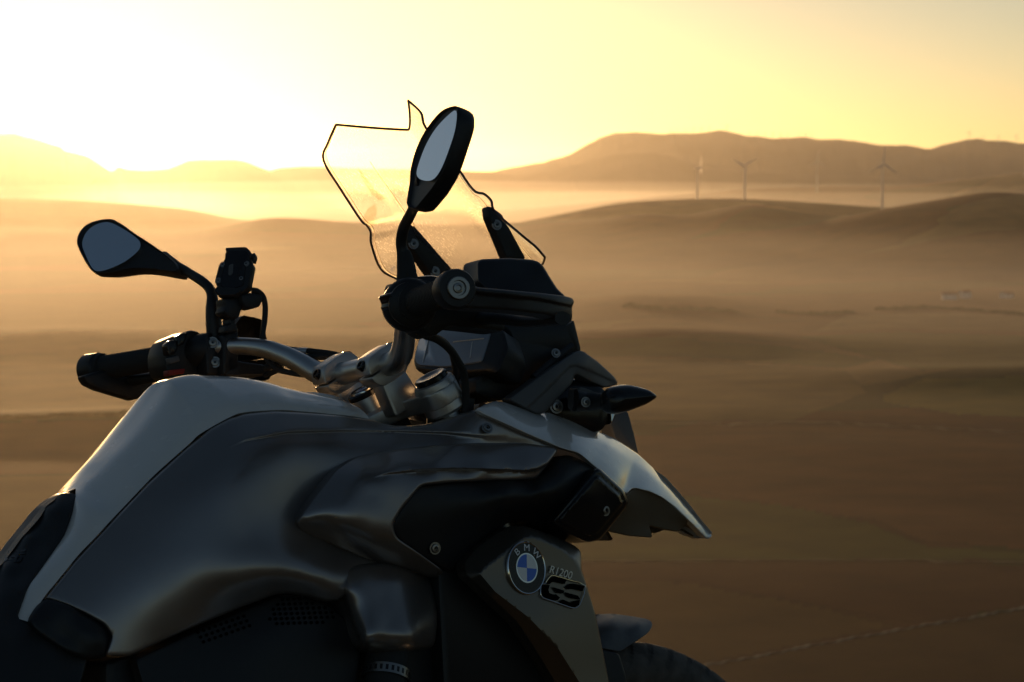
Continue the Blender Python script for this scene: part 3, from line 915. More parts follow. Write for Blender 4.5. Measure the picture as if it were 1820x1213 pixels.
# ------------------------------------------------------------------ tank
E_PX = [(49, 1105), (79, 1061), (130, 998), (195, 928), (260, 859), (325, 799), (371, 761), (404, 743), (432, 734), (487, 729), (557, 733), (603, 737), (657, 745)]
E_Y = [-.105, -.105, -.108, -.113, -.118, -.122, -.124, -.124, -.122, -.118, -.112, -.105, -.09]
# sections of the cover from its crown to its lower edge: (crown pixel, lateral, lower-edge pixel, kind)
SEC = [((29, 1099), -.090, (49, 1105), 0), ((47, 1049), -.080, (79, 1061), 0), ((68, 1019), -.074, (96, 1040), 0), ((87, 991), -.068, (114, 1018), 0), ((113, 953), -.058, (140, 986), 0), ((128, 912), -.045, (168, 957), 0), ((134, 882), -.030, (188, 935), 0),
       ((116, 873), .030, (205, 917), 1), ((135, 850), .036, (224, 897), 1), ((153, 826), .040, (242, 878), 1), ((190, 783), .044, (272, 847), 1), ((232, 729), .044, (305, 817), 1), ((256, 698), .038, (338, 788), 1), ((271, 685), .029, (358, 770), 1), ((345, 668.5), -.033, (412, 740), 1),
       ((372, 669), -.036, (436, 733), 1), ((432, 672), -.043, (472, 730), 1), ((476, 680), -.046, (503, 729), 1), ((506, 689), -.050, (530, 731), 1), ((540, 697), -.055, (558, 733), 1), ((574, 704), -.060, (586, 736), 1), ((612, 713), -.066, (620, 739), 1), ((640, 727), -.078, (644, 743), 1), ((654, 741), -.088, (656, 745), 1)]
def edge_y(p):
    i = np.argmin(np.linalg.norm(np.array(E_PX, float) - p, axis=1))
    d = np.linalg.norm(np.array(E_PX, float) - p, axis=1); w = 1 / (d + 1) ** 3
    return float((w * np.array(E_Y)).sum() / w.sum())
rows = []
for tp, ty, ep, kd in SEC:
    ey = edge_y(np.array(ep, float)); Ep = at(ep[0], ep[1], ey)
    if kd == 0:
        q = [at(tp[0] + (ep[0] - tp[0]) * f, tp[1] + (ep[1] - tp[1]) * f, ty + (ey - ty) * g) for f, g in ((0, 0), (.2, .3), (.45, .6), (.72, .84), (1, 1))]
    else:
        if abs(ty) < .0275:
            C_ = at(tp[0], tp[1], 0); Sh = np.array([C_[0] - .001, -.042, C_[2] - .0035])
        else:
            Sh = at(tp[0], tp[1], ty); Sh = np.array([Sh[0], -abs(ty), Sh[2]]); C_ = np.array([Sh[0] + .002, 0, Sh[2] + .0035])
        if abs(ty) > .062: C_ = Sh + np.array([0.0, .012, -.001])
        M1 = Sh * .62 + Ep * .38; M1[1] = Sh[1] + (Ep[1] - Sh[1]) * .52
        M2 = Sh * .28 + Ep * .72; M2[1] = Sh[1] + (Ep[1] - Sh[1]) * .86
        q = [C_, Sh, M1, M2, Ep]
    rows.append(q)
rows = np.array(rows)                                             # stations x 5 x 3
cols_ = np.stack([spline(rows[:, k], 6) for k in range(5)], 1)    # smooth along the tank
V = []; F = []
for st in cols_:
    sec = spline(st, 5)
    sec = np.vstack([sec, sec[-1] + np.array([0, .004, -.002]), sec[-1] + np.array([0, .014, -.001])])
    V.append(sec)
V = np.array(V); n1, n2 = V.shape[:2]
V[:, 0, 1] = np.where(np.abs(V[:, 0, 1]) < .004, 0, V[:, 0, 1])
F = [(i * n2 + j, i * n2 + j + 1, (i + 1) * n2 + j + 1, (i + 1) * n2 + j) for i in range(n1 - 1) for j in range(n2 - 1)]
cover = mobj('tank_cover', V.reshape(-1, 3), F, M_WHITE, bike, True, 60)
other_side(cover)
fl = lathe('filler_cap', at(560, 706, 0) + np.array([0, 0, -.02]), (.25, 0, 1), [(0, .04), (.016, .04), (.02, .034), (.02, .01)], M_CAST, bike)

bp = [(p[0], p[1], y - .003) for p, y in zip(E_PX, E_Y)]
bp += [(700, 757, -.10), (770, 753, -.12), (845, 732, -.165), (860, 740, -.17), (934, 770, -.178),
       (325, 854, -.158), (436, 784, -.166), (511, 770, -.160), (603, 767, -.150), (700, 768, -.138), (800, 770, -.15), (880, 780, -.175),
       (270, 880, -.142), (200, 960, -.132), (130, 1030, -.122), (100, 1070, -.12), (160, 1090, -.15), (200, 1130, -.16), (190, 1160, -.16), (230, 1160, -.165),
       (400, 860, -.186), (330, 960, -.184), (430, 960, -.195), (300, 1060, -.185), (400, 1030, -.203), (470, 850, -.182), (540, 850, -.164), (580, 820, -.156), (520, 900, -.172), (640, 790, -.150), (700, 795, -.150),
       (470, 960, -.196), (530, 965, -.172), (600, 985, -.150), (680, 1000, -.148), (500, 1010, -.208), (560, 1022, -.200), (620, 1020, -.176),
       (430, 1042, -.205), (478, 1026, -.211), (520, 1022, -.208), (562, 1030, -.202), (595, 1042, -.195),
       (430, 1078, -.168), (489, 1056, -.172), (513, 1055, -.172), (548, 1060, -.168), (585, 1072, -.166), (330, 1118, -.178), (280, 1142, -.17), (760, 900, -.16), (900, 820, -.17)]
PANEL_D = Depth(bp, .03)
panel = skin_panel('tank_side_panel', [(x + 2, y + 2) for x, y in E_PX] + [(700, 757), (735, 757), (770, 752), (845, 728), (862, 736), (934, 772), (992, 797), (970, 830), (900, 860), (780, 1010), (640, 1040), (600, 1068), (579, 1070), (548, 1060), (513, 1055), (489, 1057), (430, 1079), (325, 1123), (279, 1144), (240, 1163), (227, 1167), (186, 1166), (199, 1131), (186, 1111), (151, 1091), (116, 1075), (80, 1063)],
                   PANEL_D, M_DARK, bike, 6, 5, .006, .02, sharp=60,
                   steps=[([(400, 800), (436, 783), (511, 769), (603, 766), (700, 767), (790, 770), (860, 777)], [0, .003, .005, .006, .006, .005, .002], 3)])

# raised wing over the air duct
wp = [(525, 930, -.180), (540, 905, -.186), (570, 868, -.184), (597, 835, -.176), (623, 818, -.166), (652, 809, -.160), (702, 801, -.158), (776, 793, -.160), (860, 790, -.172), (930, 790, -.182), (995, 797, -.185),
      (976, 823, -.200), (940, 838, -.205), (860, 835, -.208), (780, 836, -.208), (690, 842, -.206), (640, 850, -.204), (780, 812, -.190), (860, 812, -.195), (940, 812, -.196), (700, 820, -.188), (640, 830, -.19),
      (951, 852, -.196), (908, 854, -.198), (860, 855, -.200), (801, 858, -.203), (749, 864, -.206), (714, 905, -.212), (698, 932, -.214), (704, 955, -.210), (746, 984, -.200), (786, 1015, -.190),
      (600, 890, -.206), (570, 915, -.203), (545, 925, -.196), (608, 938, -.208), (650, 930, -.215), (660, 880, -.211), (660, 963, -.205), (720, 985, -.195),
      (536, 945, -.168), (578, 962, -.165), (652, 994, -.158), (720, 1015, -.152), (770, 1030, -.15)]
WING_D = Depth(wp, .004)
wing = skin_panel('side_wing', [(525, 930), (540, 906), (570, 868), (597, 834), (623, 816), (652, 807), (702, 799), (776, 791), (860, 787), (930, 787), (995, 797), (976, 823), (958, 846), (951, 852), (908, 854), (860, 855), (801, 858), (749, 863), (714, 905), (698, 932), (704, 955), (746, 984), (790, 1016), (775, 1028), (720, 1012), (652, 994), (578, 963), (536, 946)],
                  WING_D, M_DARK, bike, 5, 5, .006, .03, corner=9, sharp=70,
                  steps=[([(660, 850), (690, 842), (751, 836), (807, 834), (860, 835), (934, 838), (955, 835), (980, 822)], [0, .004, .010, .012, .012, .012, .010, .004], 2.5)])
bolt(at(866, 761, -.1795), (-.15, -1, .35), .0058, panel, M_STEEL, M_GLOSS)

# lower side panel catching the sky
lp = Depth([(616, 1006, -.165), (690, 1000, -.160), (713, 1027, -.175), (735, 1143, -.212), (650, 1143, -.216), (614, 1051, -.185), (680, 1060, -.192), (690, 1110, -.208), (770, 1040, -.13), (775, 1150, -.15), (655, 1160, -.17), (745, 1160, -.165), (600, 1060, -.15), (630, 1140, -.17)], .004)
skin_panel('lower_side_panel', [(598, 1030), (610, 1010), (640, 1003), (690, 998), (740, 1015), (770, 1035), (778, 1100), (772, 1152), (700, 1162), (648, 1160), (630, 1120), (612, 1070)], lp, M_DARK, bike, 5, 9, .014, .03, corner=14, sharp=70)

# perforated engine cover under the tank
gp = Depth([(430, 1085, -.145), (513, 1058, -.15), (590, 1075, -.15), (640, 1110, -.15), (640, 1200, -.16), (430, 1200, -.17), (300, 1160, -.16), (480, 1130, -.165)])
gr = skin_panel('engine_side_cover', [(240, 1172), (330, 1130), (432, 1084), (490, 1060), (514, 1058), (548, 1063), (585, 1076), (625, 1110), (640, 1170), (630, 1240), (260, 1240)], gp, M_BLACK, bike, 6, 4, .004, .02)
V, F = [], []
hexes = []
for j in range(6):
    for i in range(16):
        hx, hy = 492 + i * 10.2 + (5.1 if j % 2 else 0) - j * 3, 1066 + j * 8.6 - i * .3
        q = np.array([[hx, hy]])
        if inside(q, [(470, 1100), (505, 1062), (545, 1066), (585, 1080), (598, 1096), (560, 1120), (500, 1122)])[0]: hexes.append((hx, hy))
for k in range(9):
    for j in range(3): hexes.append((352 + k * 10.2 + 5 * j, 1124 - k * 3.6 + j * 8.6))
for hx, hy in hexes:
    b = len(V); yy = gp(np.array([[hx, hy]]))[0] - .0012
    for k in range(6):
        V.append(at(hx + 3.3 * math.cos(k * math.pi / 3), hy + 3.3 * math.sin(k * math.pi / 3), yy))
    F.append(tuple(range(b, b + 6)))
tag(mobj('grille_holes', V, F, mat('hole_dark', (.004, .004, .004), rough=1, spec=0), gr, False), kind='stuff')

# ------------------------------------------------------------------ air duct and its front cover
dp = Depth([(749, 865, -.190), (860, 857, -.186), (950, 854, -.182), (976, 836, -.178), (995, 814, -.172), (1014, 812, -.170), (1052, 828, -.165), (985, 925, -.150), (908, 922, -.165), (862, 952, -.165), (824, 995, -.162), (786, 1010, -.165), (705, 953, -.185), (700, 932, -.190),
            (820, 890, -.196), (900, 880, -.206), (960, 868, -.204), (1000, 850, -.196), (780, 940, -.186), (900, 905, -.192), (760, 900, -.192)])
duct = skin_panel('air_duct', [(743, 862), (800, 856), (860, 853), (908, 852), (951, 850), (974, 834), (993, 810), (1014, 809), (1052, 827), (1075, 850), (1040, 930), (985, 932), (940, 930), (908, 926), (862, 956), (824, 998), (800, 1020), (746, 988), (702, 956), (694, 932), (712, 903)], dp, M_BLACK, bike, 6, 6, .008, .05, corner=10, sharp=70)
bolt(at(773, 975, -.1815), (-.1, -1, -.1), .0062, duct, M_STEEL, M_GLOSS)
DUCT = [(981, 925), (1058, 834), (1066, 832), (1110, 873), (1117, 893), (1114, 902), (1066, 960), (1045, 965), (1030, 960), (984, 934)]
bx = Depth([(981, 928, -.200), (1063, 832, -.205), (1112, 880, -.190), (1060, 962, -.185), (1045, 895, -.206)])
box = skin_panel('duct_cover', DUCT, bx, M_GLOSS, bike, 4, 5, .010, .09, corner=8, sharp=60,
                 inset=None, steps=[([(994, 922), (1056, 850), (1064, 848), (1100, 880), (1106, 896), (1062, 948), (1048, 952), (996, 930), (994, 922)], [-.005] * 9, 2.5)])
bolt(at(1076, 907, -.1965), (.1, -1, -.05), .0062, box, M_STEEL, M_GLOSS)

# ------------------------------------------------------------------ beak
BEAK_D = Crown([(845, 728, -.172), (862, 719, -.158), (879, 713, -.145), (896, 715, -.132), (955, 734, -.112), (974, 733, -.104), (1020, 750, -.086), (1073, 771, -.05), (1095, 781, -.032), (1135, 808, -.012), (1161, 832, -.004), (1179, 851, 0), (1204, 879, 0), (1220, 898, 0), (1264, 950, 0)],
               [(850, 733, -.178), (900, 754, -.188), (934, 770, -.190), (995, 796, -.188), (1029, 806, -.182), (1054, 827, -.174), (1085, 852, -.162), (1106, 874, -.146), (1131, 872, -.120), (1155, 875, -.098), (1179, 886, -.076), (1220, 921, -.046), (1257, 959, -.014)],
               [(0, 0), (.08, .16), (.22, .40), (.30, .50), (.5, .68), (.75, .86), (1, 1)])
beak = skin_panel('beak', [(845, 728), (862, 719), (879, 713), (896, 715), (955, 734), (974, 733), (1020, 750), (1073, 771), (1095, 781), (1135, 808), (1161, 832), (1179, 851), (1204, 879), (1220, 898), (1264, 949), (1266, 954), (1257, 959), (1238, 940), (1220, 921), (1200, 902), (1179, 886), (1155, 874), (1131, 868), (1122, 869), (1114, 881), (1085, 852), (1054, 827), (1029, 806), (995, 796), (934, 770), (858, 736)],
                  BEAK_D, M_WHITE, bike, 4.5, 2.5, .003, .010, corner=3, sharp=70, flat_edges=[(1150, 822), (1179, 851), (1204, 879), (1220, 898), (1264, 949)])
ub = Depth([(1113, 884, -.130), (1131, 872, -.108), (1179, 890, -.068), (1220, 926, -.038), (1250, 952, -.014), (1220, 934, -.022), (1204, 945, -.030), (1153, 934, -.055), (1160, 956, -.050), (1120, 953, -.070), (1085, 945, -.090), (1095, 915, -.11)])
skin_panel('beak_underside', [(1110, 884), (1122, 872), (1131, 869), (1155, 875), (1179, 887), (1200, 903), (1220, 922), (1238, 941), (1250, 954), (1233, 940), (1220, 934), (1204, 945), (1180, 941), (1153, 934), (1160, 956), (1120, 953), (1085, 945), (1070, 935)], ub, M_INNER, bike, 4.5, 2, .002, .006, corner=2, sharp=70)

# ------------------------------------------------------------------ nose fairing, headlight, signals
nf = Depth([(905, 709, -.128), (960, 668, -.124), (1021, 627, -.112), (1034, 624, -.105), (1060, 642, -.088), (1082, 662, -.072), (1098, 680, -.060), (1075, 687, -.082), (1048, 676, -.100), (1021, 663, -.118), (1018, 678, -.120), (990, 706, -.128), (969, 732, -.128), (953, 733, -.130), (980, 670, -.130), (1040, 650, -.110)])
nose = skin_panel('nose_fairing', [(903, 710), (960, 668), (1021, 626), (1034, 623), (1060, 641), (1082, 661), (1092, 670), (1099, 683), (1076, 690), (1048, 678), (1022, 664), (1018, 680), (990, 710), (969, 734), (953, 736)], nf, M_NOSE, bike, 4, 3.5, .004, .02, corner=5, sharp=70,
                  steps=[([(935, 728), (975, 690), (1012, 652), (1024, 650), (1050, 660), (1085, 676)], [.003] * 6, 2.5)])
hl = slab('headlight', [(946, 736), (1000, 690), (1020, 668), (1075, 684), (1086, 700), (1087, 745), (1080, 764), (1068, 772), (1030, 768), (975, 752)], -.088, .088, M_GLOSS, bike, 10, .014)
slab('headlight_lens', [(1084, 694), (1092, 700), (1094, 742), (1086, 756)], -.060, .060, M_CHROME, hl, 3, .004)
strut = slab('headlight_strut', [(1080, 733), (1117, 731), (1128, 770), (1136, 808), (1112, 793), (1094, 780)], .045, .075, M_NOSE, bike, 4, .004, mirror=False)
sg = ring_loft('turn_signal', [(1073, 706), (1080, 692), (1092, 686), (1112, 684), (1136, 690), (1152, 699), (1159, 707), (1150, 716), (1128, 727), (1104, 735), (1086, 736), (1076, 728)], ((1092, 711), (1140, 707)),
               [(.92, -.024), (.6, -.022), (.3, -.017), (.1, -.010), (0, 0), (.1, .010), (.3, .017), (.6, .022), (.92, .024)], at(1110, 710, -.185), (0, -1, 0), M_GLOSS, bike, is_round=True)
ring_loft('lens', [(1147, 696), (1153, 699), (1160, 707), (1153, 714), (1147, 716)], ((1149, 706), (1154, 707)), [(.8, -.010), (.3, -.009), (0, 0), (.3, .009), (.8, .010)], at(1150, 707, -.185), (0, -1, 0), M_AMBER, sg, 32, is_round=True)
tube('stalk', [at(1022, 712, -.128), at(1050, 714, -.140), at(1086, 712, -.182)], [.016, .013, .010], M_BLACK, sg, 14, 6, squash=1.3)
bolt(at(1041, 715, -.1545), (-.2, -1, 0), .0055, sg, M_STEEL, M_GLOSS)
ring_loft('mount_plate', [(1026, 690), (1034, 688), (1062, 700), (1066, 726), (1030, 730), (1024, 722)], ((1036, 708), (1054, 714)), [(.06, -.004), (0, 0), (0, .02)], at(1041, 715, -.128), (0, -1, 0), M_NOSE, sg, 40)
other_side(sg)
bolt(at(989, 723, -.092), (-.3, -1, 0), .0075, hl, M_STEEL, M_GLOSS)
# black inner cowl carrying the screen and instruments
cowl = slab('inner_cowl', [(880, 640), (908, 600), (900, 576), (935, 565), (1015, 574), (1024, 566), (1030, 590), (1038, 624), (1021, 632), (960, 672), (906, 710), (880, 712), (845, 700), (846, 672), (868, 664)], -.085, .085, M_BLACK, bike, 6, .010)
tube('fairing_brace', [at(948, 672, -.11), at(985, 640, -.108), at(1016, 616, -.10)], [.0055], M_BLACK, bike, 8, 4)
bolt(at(988, 628, -.1155), (-.3, -1, .2), .005, nose, M_STEEL, M_GLOSS)

# ------------------------------------------------------------------ windscreen
L_PX = [(597, 222, .092), (583, 254, .118), (575, 285, .130), (607, 339, .138), (641, 391, .140), (652, 401, .146), (659, 414, .150), (660, 434, .154), (677, 479, .174), (707, 497, .170), (732, 511, .163)]
edge = [at(*p) for p in L_PX]
edge[0] = edge[0] + np.array([0, 0, 0])
top_c = at(726, 231, 0)
bot_c = np.array([1.385, 0, 1.195])
edge = spline(edge, 5)
sl = np.concatenate([[0], np.cumsum(np.linalg.norm(np.diff(edge, axis=0), axis=1))]); sl /= sl[-1]
V, F = [], []
nc = 41
for i, (e, t) in enumerate(zip(edge, sl)):
    c = top_c * (1 - t) + bot_c * t + np.array([-.012, 0, .018]) * math.sin(t * math.pi)
    for j in range(nc):
        s = -1 + 2 * j / (nc - 1)
        k = abs(s) ** (1.12 + .55 * min(1, t * 2.5) - .2 * t)
        fold = .007 * math.exp(-((abs(s) - .62) / .07) ** 2) * smoothstep(np.array([(t - .1) * 3]))[0]
        V.append(np.array([c[0] + (e[0] - c[0]) * k - fold, s * e[1], c[2] + (e[2] - c[2]) * k]))
nr_ = len(edge)
F = [(i * nc + j, i * nc + j + 1, (i + 1) * nc + j + 1, (i + 1) * nc + j) for i in range(nr_ - 1) for j in range(nc - 1)]
screen = mobj('windscreen', V, F, M_GLASS, bike, True)
W = np.array(V).reshape(nr_, nc, 3)
rimline = np.vstack([W[0, ::-1][::1], W[1:, 0], W[-1, 1:], W[-2:0:-1, -1]])
tube('screen_edge', np.vstack([rimline, rimline[:1]]), [.0018], M_EDGE, screen, 6, 1, smooth_path=False, caps=False)
M_GLINT = bpy.data.materials.new('acrylic_glint'); M_GLINT.use_nodes = True  # bright scatter imitating highlights along the screen's edges and folds
_n = M_GLINT.node_tree.nodes; _n.remove(_n['Principled BSDF'])
_t = _n.new('ShaderNodeBsdfRefraction'); _t.inputs[0].default_value = (1, .97, .92, 1); _t.inputs['Roughness'].default_value = .28; _t.inputs['IOR'].default_value = 1.03
M_GLINT.node_tree.links.new(_t.outputs[0], _n['Material Output'].inputs['Surface'])
for s_ in (0, nc - 1):                                            # added tubes imitating the highlight just inside the side edges
    tube('screen_edge_glint', [W[i_, s_] * .965 + W[i_, (2 if s_ == 0 else nc - 3)] * .035 + (W[i_, (1 if s_ == 0 else nc - 2)] - W[i_, s_]) * .45 for i_ in range(nr_)], [.0013], M_GLINT, screen, 6, 1, smooth_path=False)
for s_ in (-1, 1):  # thin tubes added to imitate the bright lines on the two folds
    jj = int(round((s_ * .62 + 1) / 2 * (nc - 1)))
    tube('screen_fold_glint', W[int(nr_ * .22):nr_ - 2, jj] - np.array([.001, 0, 0]), [.0006, .0016, .0018, .0014], M_GLINT, screen, 6, 1, smooth_path=False)
def facet(px_poly, row, col, flip):
    p_ = W[row, col]; n_ = unit(np.cross(W[row, col + 1] - W[row, col - 1], W[row + 1, col] - W[row - 1, col]))
    Q = [at_plane(*q, p_, n_) - np.array([.0012, 0, 0]) for q in px_poly]
    if flip: Q = [q * np.array([1, -1, 1]) for q in Q]
    k = len(Q); c_ = sum(Q) / k + np.array([-.004, 0, 0])
    return mobj('moulded_facet', Q + [c_], [(i, (i + 1) % k, k) for i in range(k)], M_FACET, screen, False)
M_FACET = bpy.data.materials.new('acrylic_facet'); M_FACET.use_nodes = True
_n = M_FACET.node_tree.nodes; _n.remove(_n['Principled BSDF'])
_t = _n.new('ShaderNodeBsdfTransparent'); _t.inputs[0].default_value = (.80, .73, .64, 1)
M_FACET.node_tree.links.new(_t.outputs[0], _n['Material Output'].inputs['Surface'])
for f_ in (False,):
    facet([(636, 296), (650, 314), (668, 338), (689, 353), (676, 357), (662, 346), (646, 322)], int(nr_ * .45), int((.62 + 1) / 2 * nc), f_)
    facet([(644, 391), (656, 370), (668, 362), (672, 376), (664, 404), (656, 404)], int(nr_ * .62), int((.8 + 1) / 2 * nc), f_)
# small printed mark near the lower corner of the screen
V, F = [], []
mk = at_plane(698, 477, edge[-2] + np.array([0.0, -.01, 0]), (-.85, .2, .45)); mu, mv = np.array([.25, .97, .02]), np.array([.46, -.1, .88])
for (r0, r1, a0, a1) in [(.0042, .0052, 0, 6.283)]:
    for k in range(25):
        a = a0 + (a1 - a0) * k / 24
        for r in (r0, r1): V.append(mk + mu * r * math.cos(a) + mv * r * math.sin(a))
    F += [(2 * k, 2 * k + 1, 2 * k + 3, 2 * k + 2) for k in range(24)]
for du, dv in ((1, 0), (0, 1), (.7, .7)):
    b = len(V); d = mu * du + mv * dv; p = mu * -dv + mv * du
    V += [mk - d * .0075 - p * .0005, mk + d * .0075 - p * .0005, mk + d * .0075 + p * .0005, mk - d * .0075 + p * .0005]; F.append((b, b + 1, b + 2, b + 3))
mobj('printed_mark', V, F, M_EMWHITE, screen, False)
br = slab('screen_bracket', [(868, 366), (876, 368), (893, 380), (936, 461), (902, 461), (886, 424), (870, 386)], -.118, -.100, M_BLACK, bike, 4, .004)
bolt(at(883, 400, -.1185), (-.3, -1, .1), .0055, br, M_STEEL, M_GLOSS)
br2 = slab('screen_bracket', [(731, 399), (738, 402), (812, 488), (768, 490), (724, 428), (724, 420)], .095, .115, M_BLACK, bike, 4, .004)
bolt(at(735, 434, .0945), (-.3, -1, .1), .0058, br2, M_STEEL, M_GLOSS)
bolt(at(773, 483, .0945), (-.3, -1, .1), .0058, br2, M_STEEL, M_GLOSS)

# ------------------------------------------------------------------ instrument display
dn = unit((-.86, -.06, .5))
dp0 = at(805, 622, 0)
D_PX = [(741, 638), (750, 606), (790, 590), (812, 585), (877, 590), (875, 602), (861, 647), (797, 656), (746, 653)]
disp = ring_loft('instrument_panel', [(735, 642), (745, 600), (790, 583), (815, 578), (895, 586), (904, 620), (886, 662), (800, 666), (740, 660)], ((780, 625), (840, 622)), [(.10, -.004), (0, .0), (0, .03), (.25, .055)], dp0, dn, M_BLACK, bike, corner=8)
ring_loft('display_glass', D_PX, ((780, 625), (830, 620)), [(.03, -.0065), (0, -.005), (0, .002)], dp0, dn, M_SCREEN, disp, corner=7)
for a_, b_ in (((846, 612), (842, 640)), ((768, 606), (758, 648))):
    tube('display_line', [at_plane(*a_, dp0, dn) + dn * .0068, at_plane(*b_, dp0, dn) + dn * .0068], [.0009], M_CAST, disp, 6, 1)
tube('display_line', [at_plane(812, 612, dp0, dn) + dn * .0068, at_plane(866, 606, dp0, dn) + dn * .0068], [.0009], M_CAST, disp, 6, 1)

# ------------------------------------------------------------------ handlebar, yoke, clamps
BAR = [(1.084, .0, 1.0745), (1.084, .075, 1.0755), (1.0815, .105, 1.083), (1.071, .132, 1.100), (1.058, .155, 1.115), (1.040, .185, 1.129), (1.012, .225, 1.1365), (.975, .29, 1.134), (.945, .38, 1.133), (.922, .452, 1.1325)]
half = spline(BAR, 6)
full = np.vstack([half[::-1] * np.array([1, -1, 1]), half[1:]])
sr = np.abs(full[:, 1]); rad = np.interp(sr, [0, .09, .13, .2, .5], [.0165, .0165, .0150, .0125, .0112])
bar = tube('handlebar', full, rad, M_ALU, bike, 24, 1, smooth_path=False)
yk_e, yk_n = np.array([math.cos(math.radians(25.5)), 0, math.sin(math.radians(25.5))]), np.array([-math.sin(math.radians(25.5)), 0, math.cos(math.radians(25.5))])
YO = np.array([1.105, 0, 1.022])
hp = [(-.058, 0), (-.056, .022), (-.030, .040), (-.006, .060), (.002, .090), (.004, .125), (.018, .138), (.048, .138), (.060, .120), (.058, .092), (.040, .070), (.034, .040), (.040, 0)]
outl = hp + [(a, -b) for a, b in hp[-2:0:-1]]
yoke = prism('top_yoke', [(a, b) for a, b in outl], YO - yk_n * .022, yk_e, (0, 1, 0), .024, M_CAST, bike, .003, .008, cn=4)
for s in (-1, 1):
    fc_ = YO + yk_e * .033 + np.array([0, s * .107, 0]) - yk_n * .010
    lathe('fork_clamp', fc_ - yk_n * .026, yk_n, [(0, .027), (.004, .030), (.040, .030), (.046, .0285), (.048, .0255)], M_CAST, yoke, 32)
    lathe('fork_cap', fc_ + yk_n * .020, yk_n, [(0, .0235), (.008, .0235), (.010, .0215), (.010, .016), (.0085, .012)], M_GLOSS, yoke, 28)
    lathe('fork_adjuster', fc_ - yk_n * .050, yk_n, [(0, .022), (.004, .025), (.014, .025), (.016, .019), (.026, .019)], M_ALU, yoke, 24)
    b0 = np.array([1.084, s * .056, 1.0745])
    up_, lo_ = [], []
    for k in range(13):
        a = math.pi * k / 12
        cx_ = .014 * (1 if math.cos(a) > 1e-6 else (-1 if math.cos(a) < -1e-6 else 0))
        up_.append((cx_ + .0205 * math.cos(a), .0012 + .0235 * math.sin(a)))
        lo_.append((cx_ + .0205 * math.cos(a), -.0012 - .0215 * math.sin(a)))
    cap = prism('handlebar_clamp', up_, b0 + np.array([0, .0165, 0]), yk_e, yk_n, .033, M_CAST, bike, .0022, .003)
    prism('clamp_base', lo_, b0 + np.array([0, .0165, 0]), yk_e, yk_n, .033, M_CAST, cap, .0022, .003)
    lp_ = b0 - yk_n * .016
    post = prism('riser_post', [(-.022, 0.0), (.022, 0.0), (.027, -.052), (-.027, -.052)], lp_ + np.array([0, .0145, 0]), yk_e, yk_n, .029, M_CAST, cap, .004, .006)
    for k in (-1, 1):
        bp_ = b0 + yk_e * .0285 * k + yk_n * .0150
        lathe('bolt', bp_, yk_n * .85 + yk_e * .53 * k, [(-.006, .0075), (.004, .0075), (.0055, .0062), (.0055, .0042), (.002, .0036), (.002, .0005)], M_GLOSS, cap, 18)
rc = at(648, 703, 0)
lathe('badge_boss', rc - yk_n * .045, yk_n, [(0, .022), (.043, .0235), (.046, .022)], M_CAST, yoke, 28)
rnd = lathe('yoke_badge', rc, yk_n, [(0, .0235), (.006, .0235), (.008, .021), (.0072, .018), (.0072, .001)], M_GLOSS, yoke, 32)
def roundel(name, c, ex, ey, n, R, parent, letters=True):
    ex, ey, n = unit(ex), unit(ey), unit(n)
    parts = []
    def disc(r0, r1, a0, a1, z, m, k=24):
        V, F = [], []
        for i in range(k + 1):
            a = a0 + (a1 - a0) * i / k
            for r in (r0, r1): V.append(c + ex * r * math.cos(a) + ey * r * math.sin(a) + n * z)
        F = [(2 * i, 2 * i + 1, 2 * i + 3, 2 * i + 2) for i in range(k)]
        parts.append((V, F, m))
    V, F = lathe_data(c, n, [(-.002, R * 1.07), (.0012, R * 1.07), (.0022, R * 1.035), (.0018, R)], 64)
    parts.append((V, F, M_CHROME))
    disc(R * .58, R * 1.01, 0, 2 * math.pi, .0014, M_GLOSS, 64)
    disc(R * .545, R * .60, 0, 2 * math.pi, .0018, M_CHROME, 64)
    for q in range(4):
        disc(0, R * .555, q * math.pi / 2, (q + 1) * math.pi / 2, .0016, M_BLUE if q in (1, 3) else M_EMWHITE)
    if letters:
        for ch, ang in (('B', 132), ('M', 90), ('W', 48)):
            TV, TF = text_mesh(ch, R * .40)
            a = math.radians(ang); q = a - math.pi / 2
            u = ex * math.cos(q) + ey * math.sin(q); v = -ex * math.sin(q) + ey * math.cos(q)
            base = c + (ex * math.cos(a) + ey * math.sin(a)) * R * .80 + n * .0018
            parts.append(([base + u * p[0] * 1.15 + v * p[1] + n * p[2] * .5 for p in TV], TF, M_EMWHITE))
    return join_multi(name, parts, parent)
roundel('yoke_emblem', rc + yk_n * .0078, (0, -1, 0), yk_e, yk_n, .0165, yoke, letters=True)
tube('steering_head', [YO - yk_n * .02, YO - yk_n * .16], [.034], M_BLACK, bike, 20, 2)
tube('ignition_barrel', [YO + yk_e * .0 - yk_n * .03, YO - yk_e * .02 - yk_n * .09], [.026], M_BLACK, bike, 16, 2)

def along(y):                                                      # bar centre line at a lateral position
    i = np.argmin(np.abs(half[:, 1] - abs(y))); p = half[i].copy()
    t = unit(half[min(i + 1, len(half) - 1)] - half[max(i - 1, 0)])
    if y < 0: p[1] *= -1; t[1] *= -1
    return p, t
for s in (1, -1):
    p0, t0 = along(s * .315); p1, t1 = along(s * .452)
    L = np.linalg.norm(p1 - p0)
    prof = [(0, .0115), (0, .024), (.004, .0245), (.007, .019)]
    for k in range(22):
        x = .008 + (L - .014) * k / 21
        prof += [(x, .0182), (x + .0018, .0182), (x + .0022, .0176), (x + .0034, .0176)]
    prof += [(L - .002, .0185), (L, .012)]
    lathe('grip', p0, p1 - p0, prof, M_RUBBER, bike, 24)
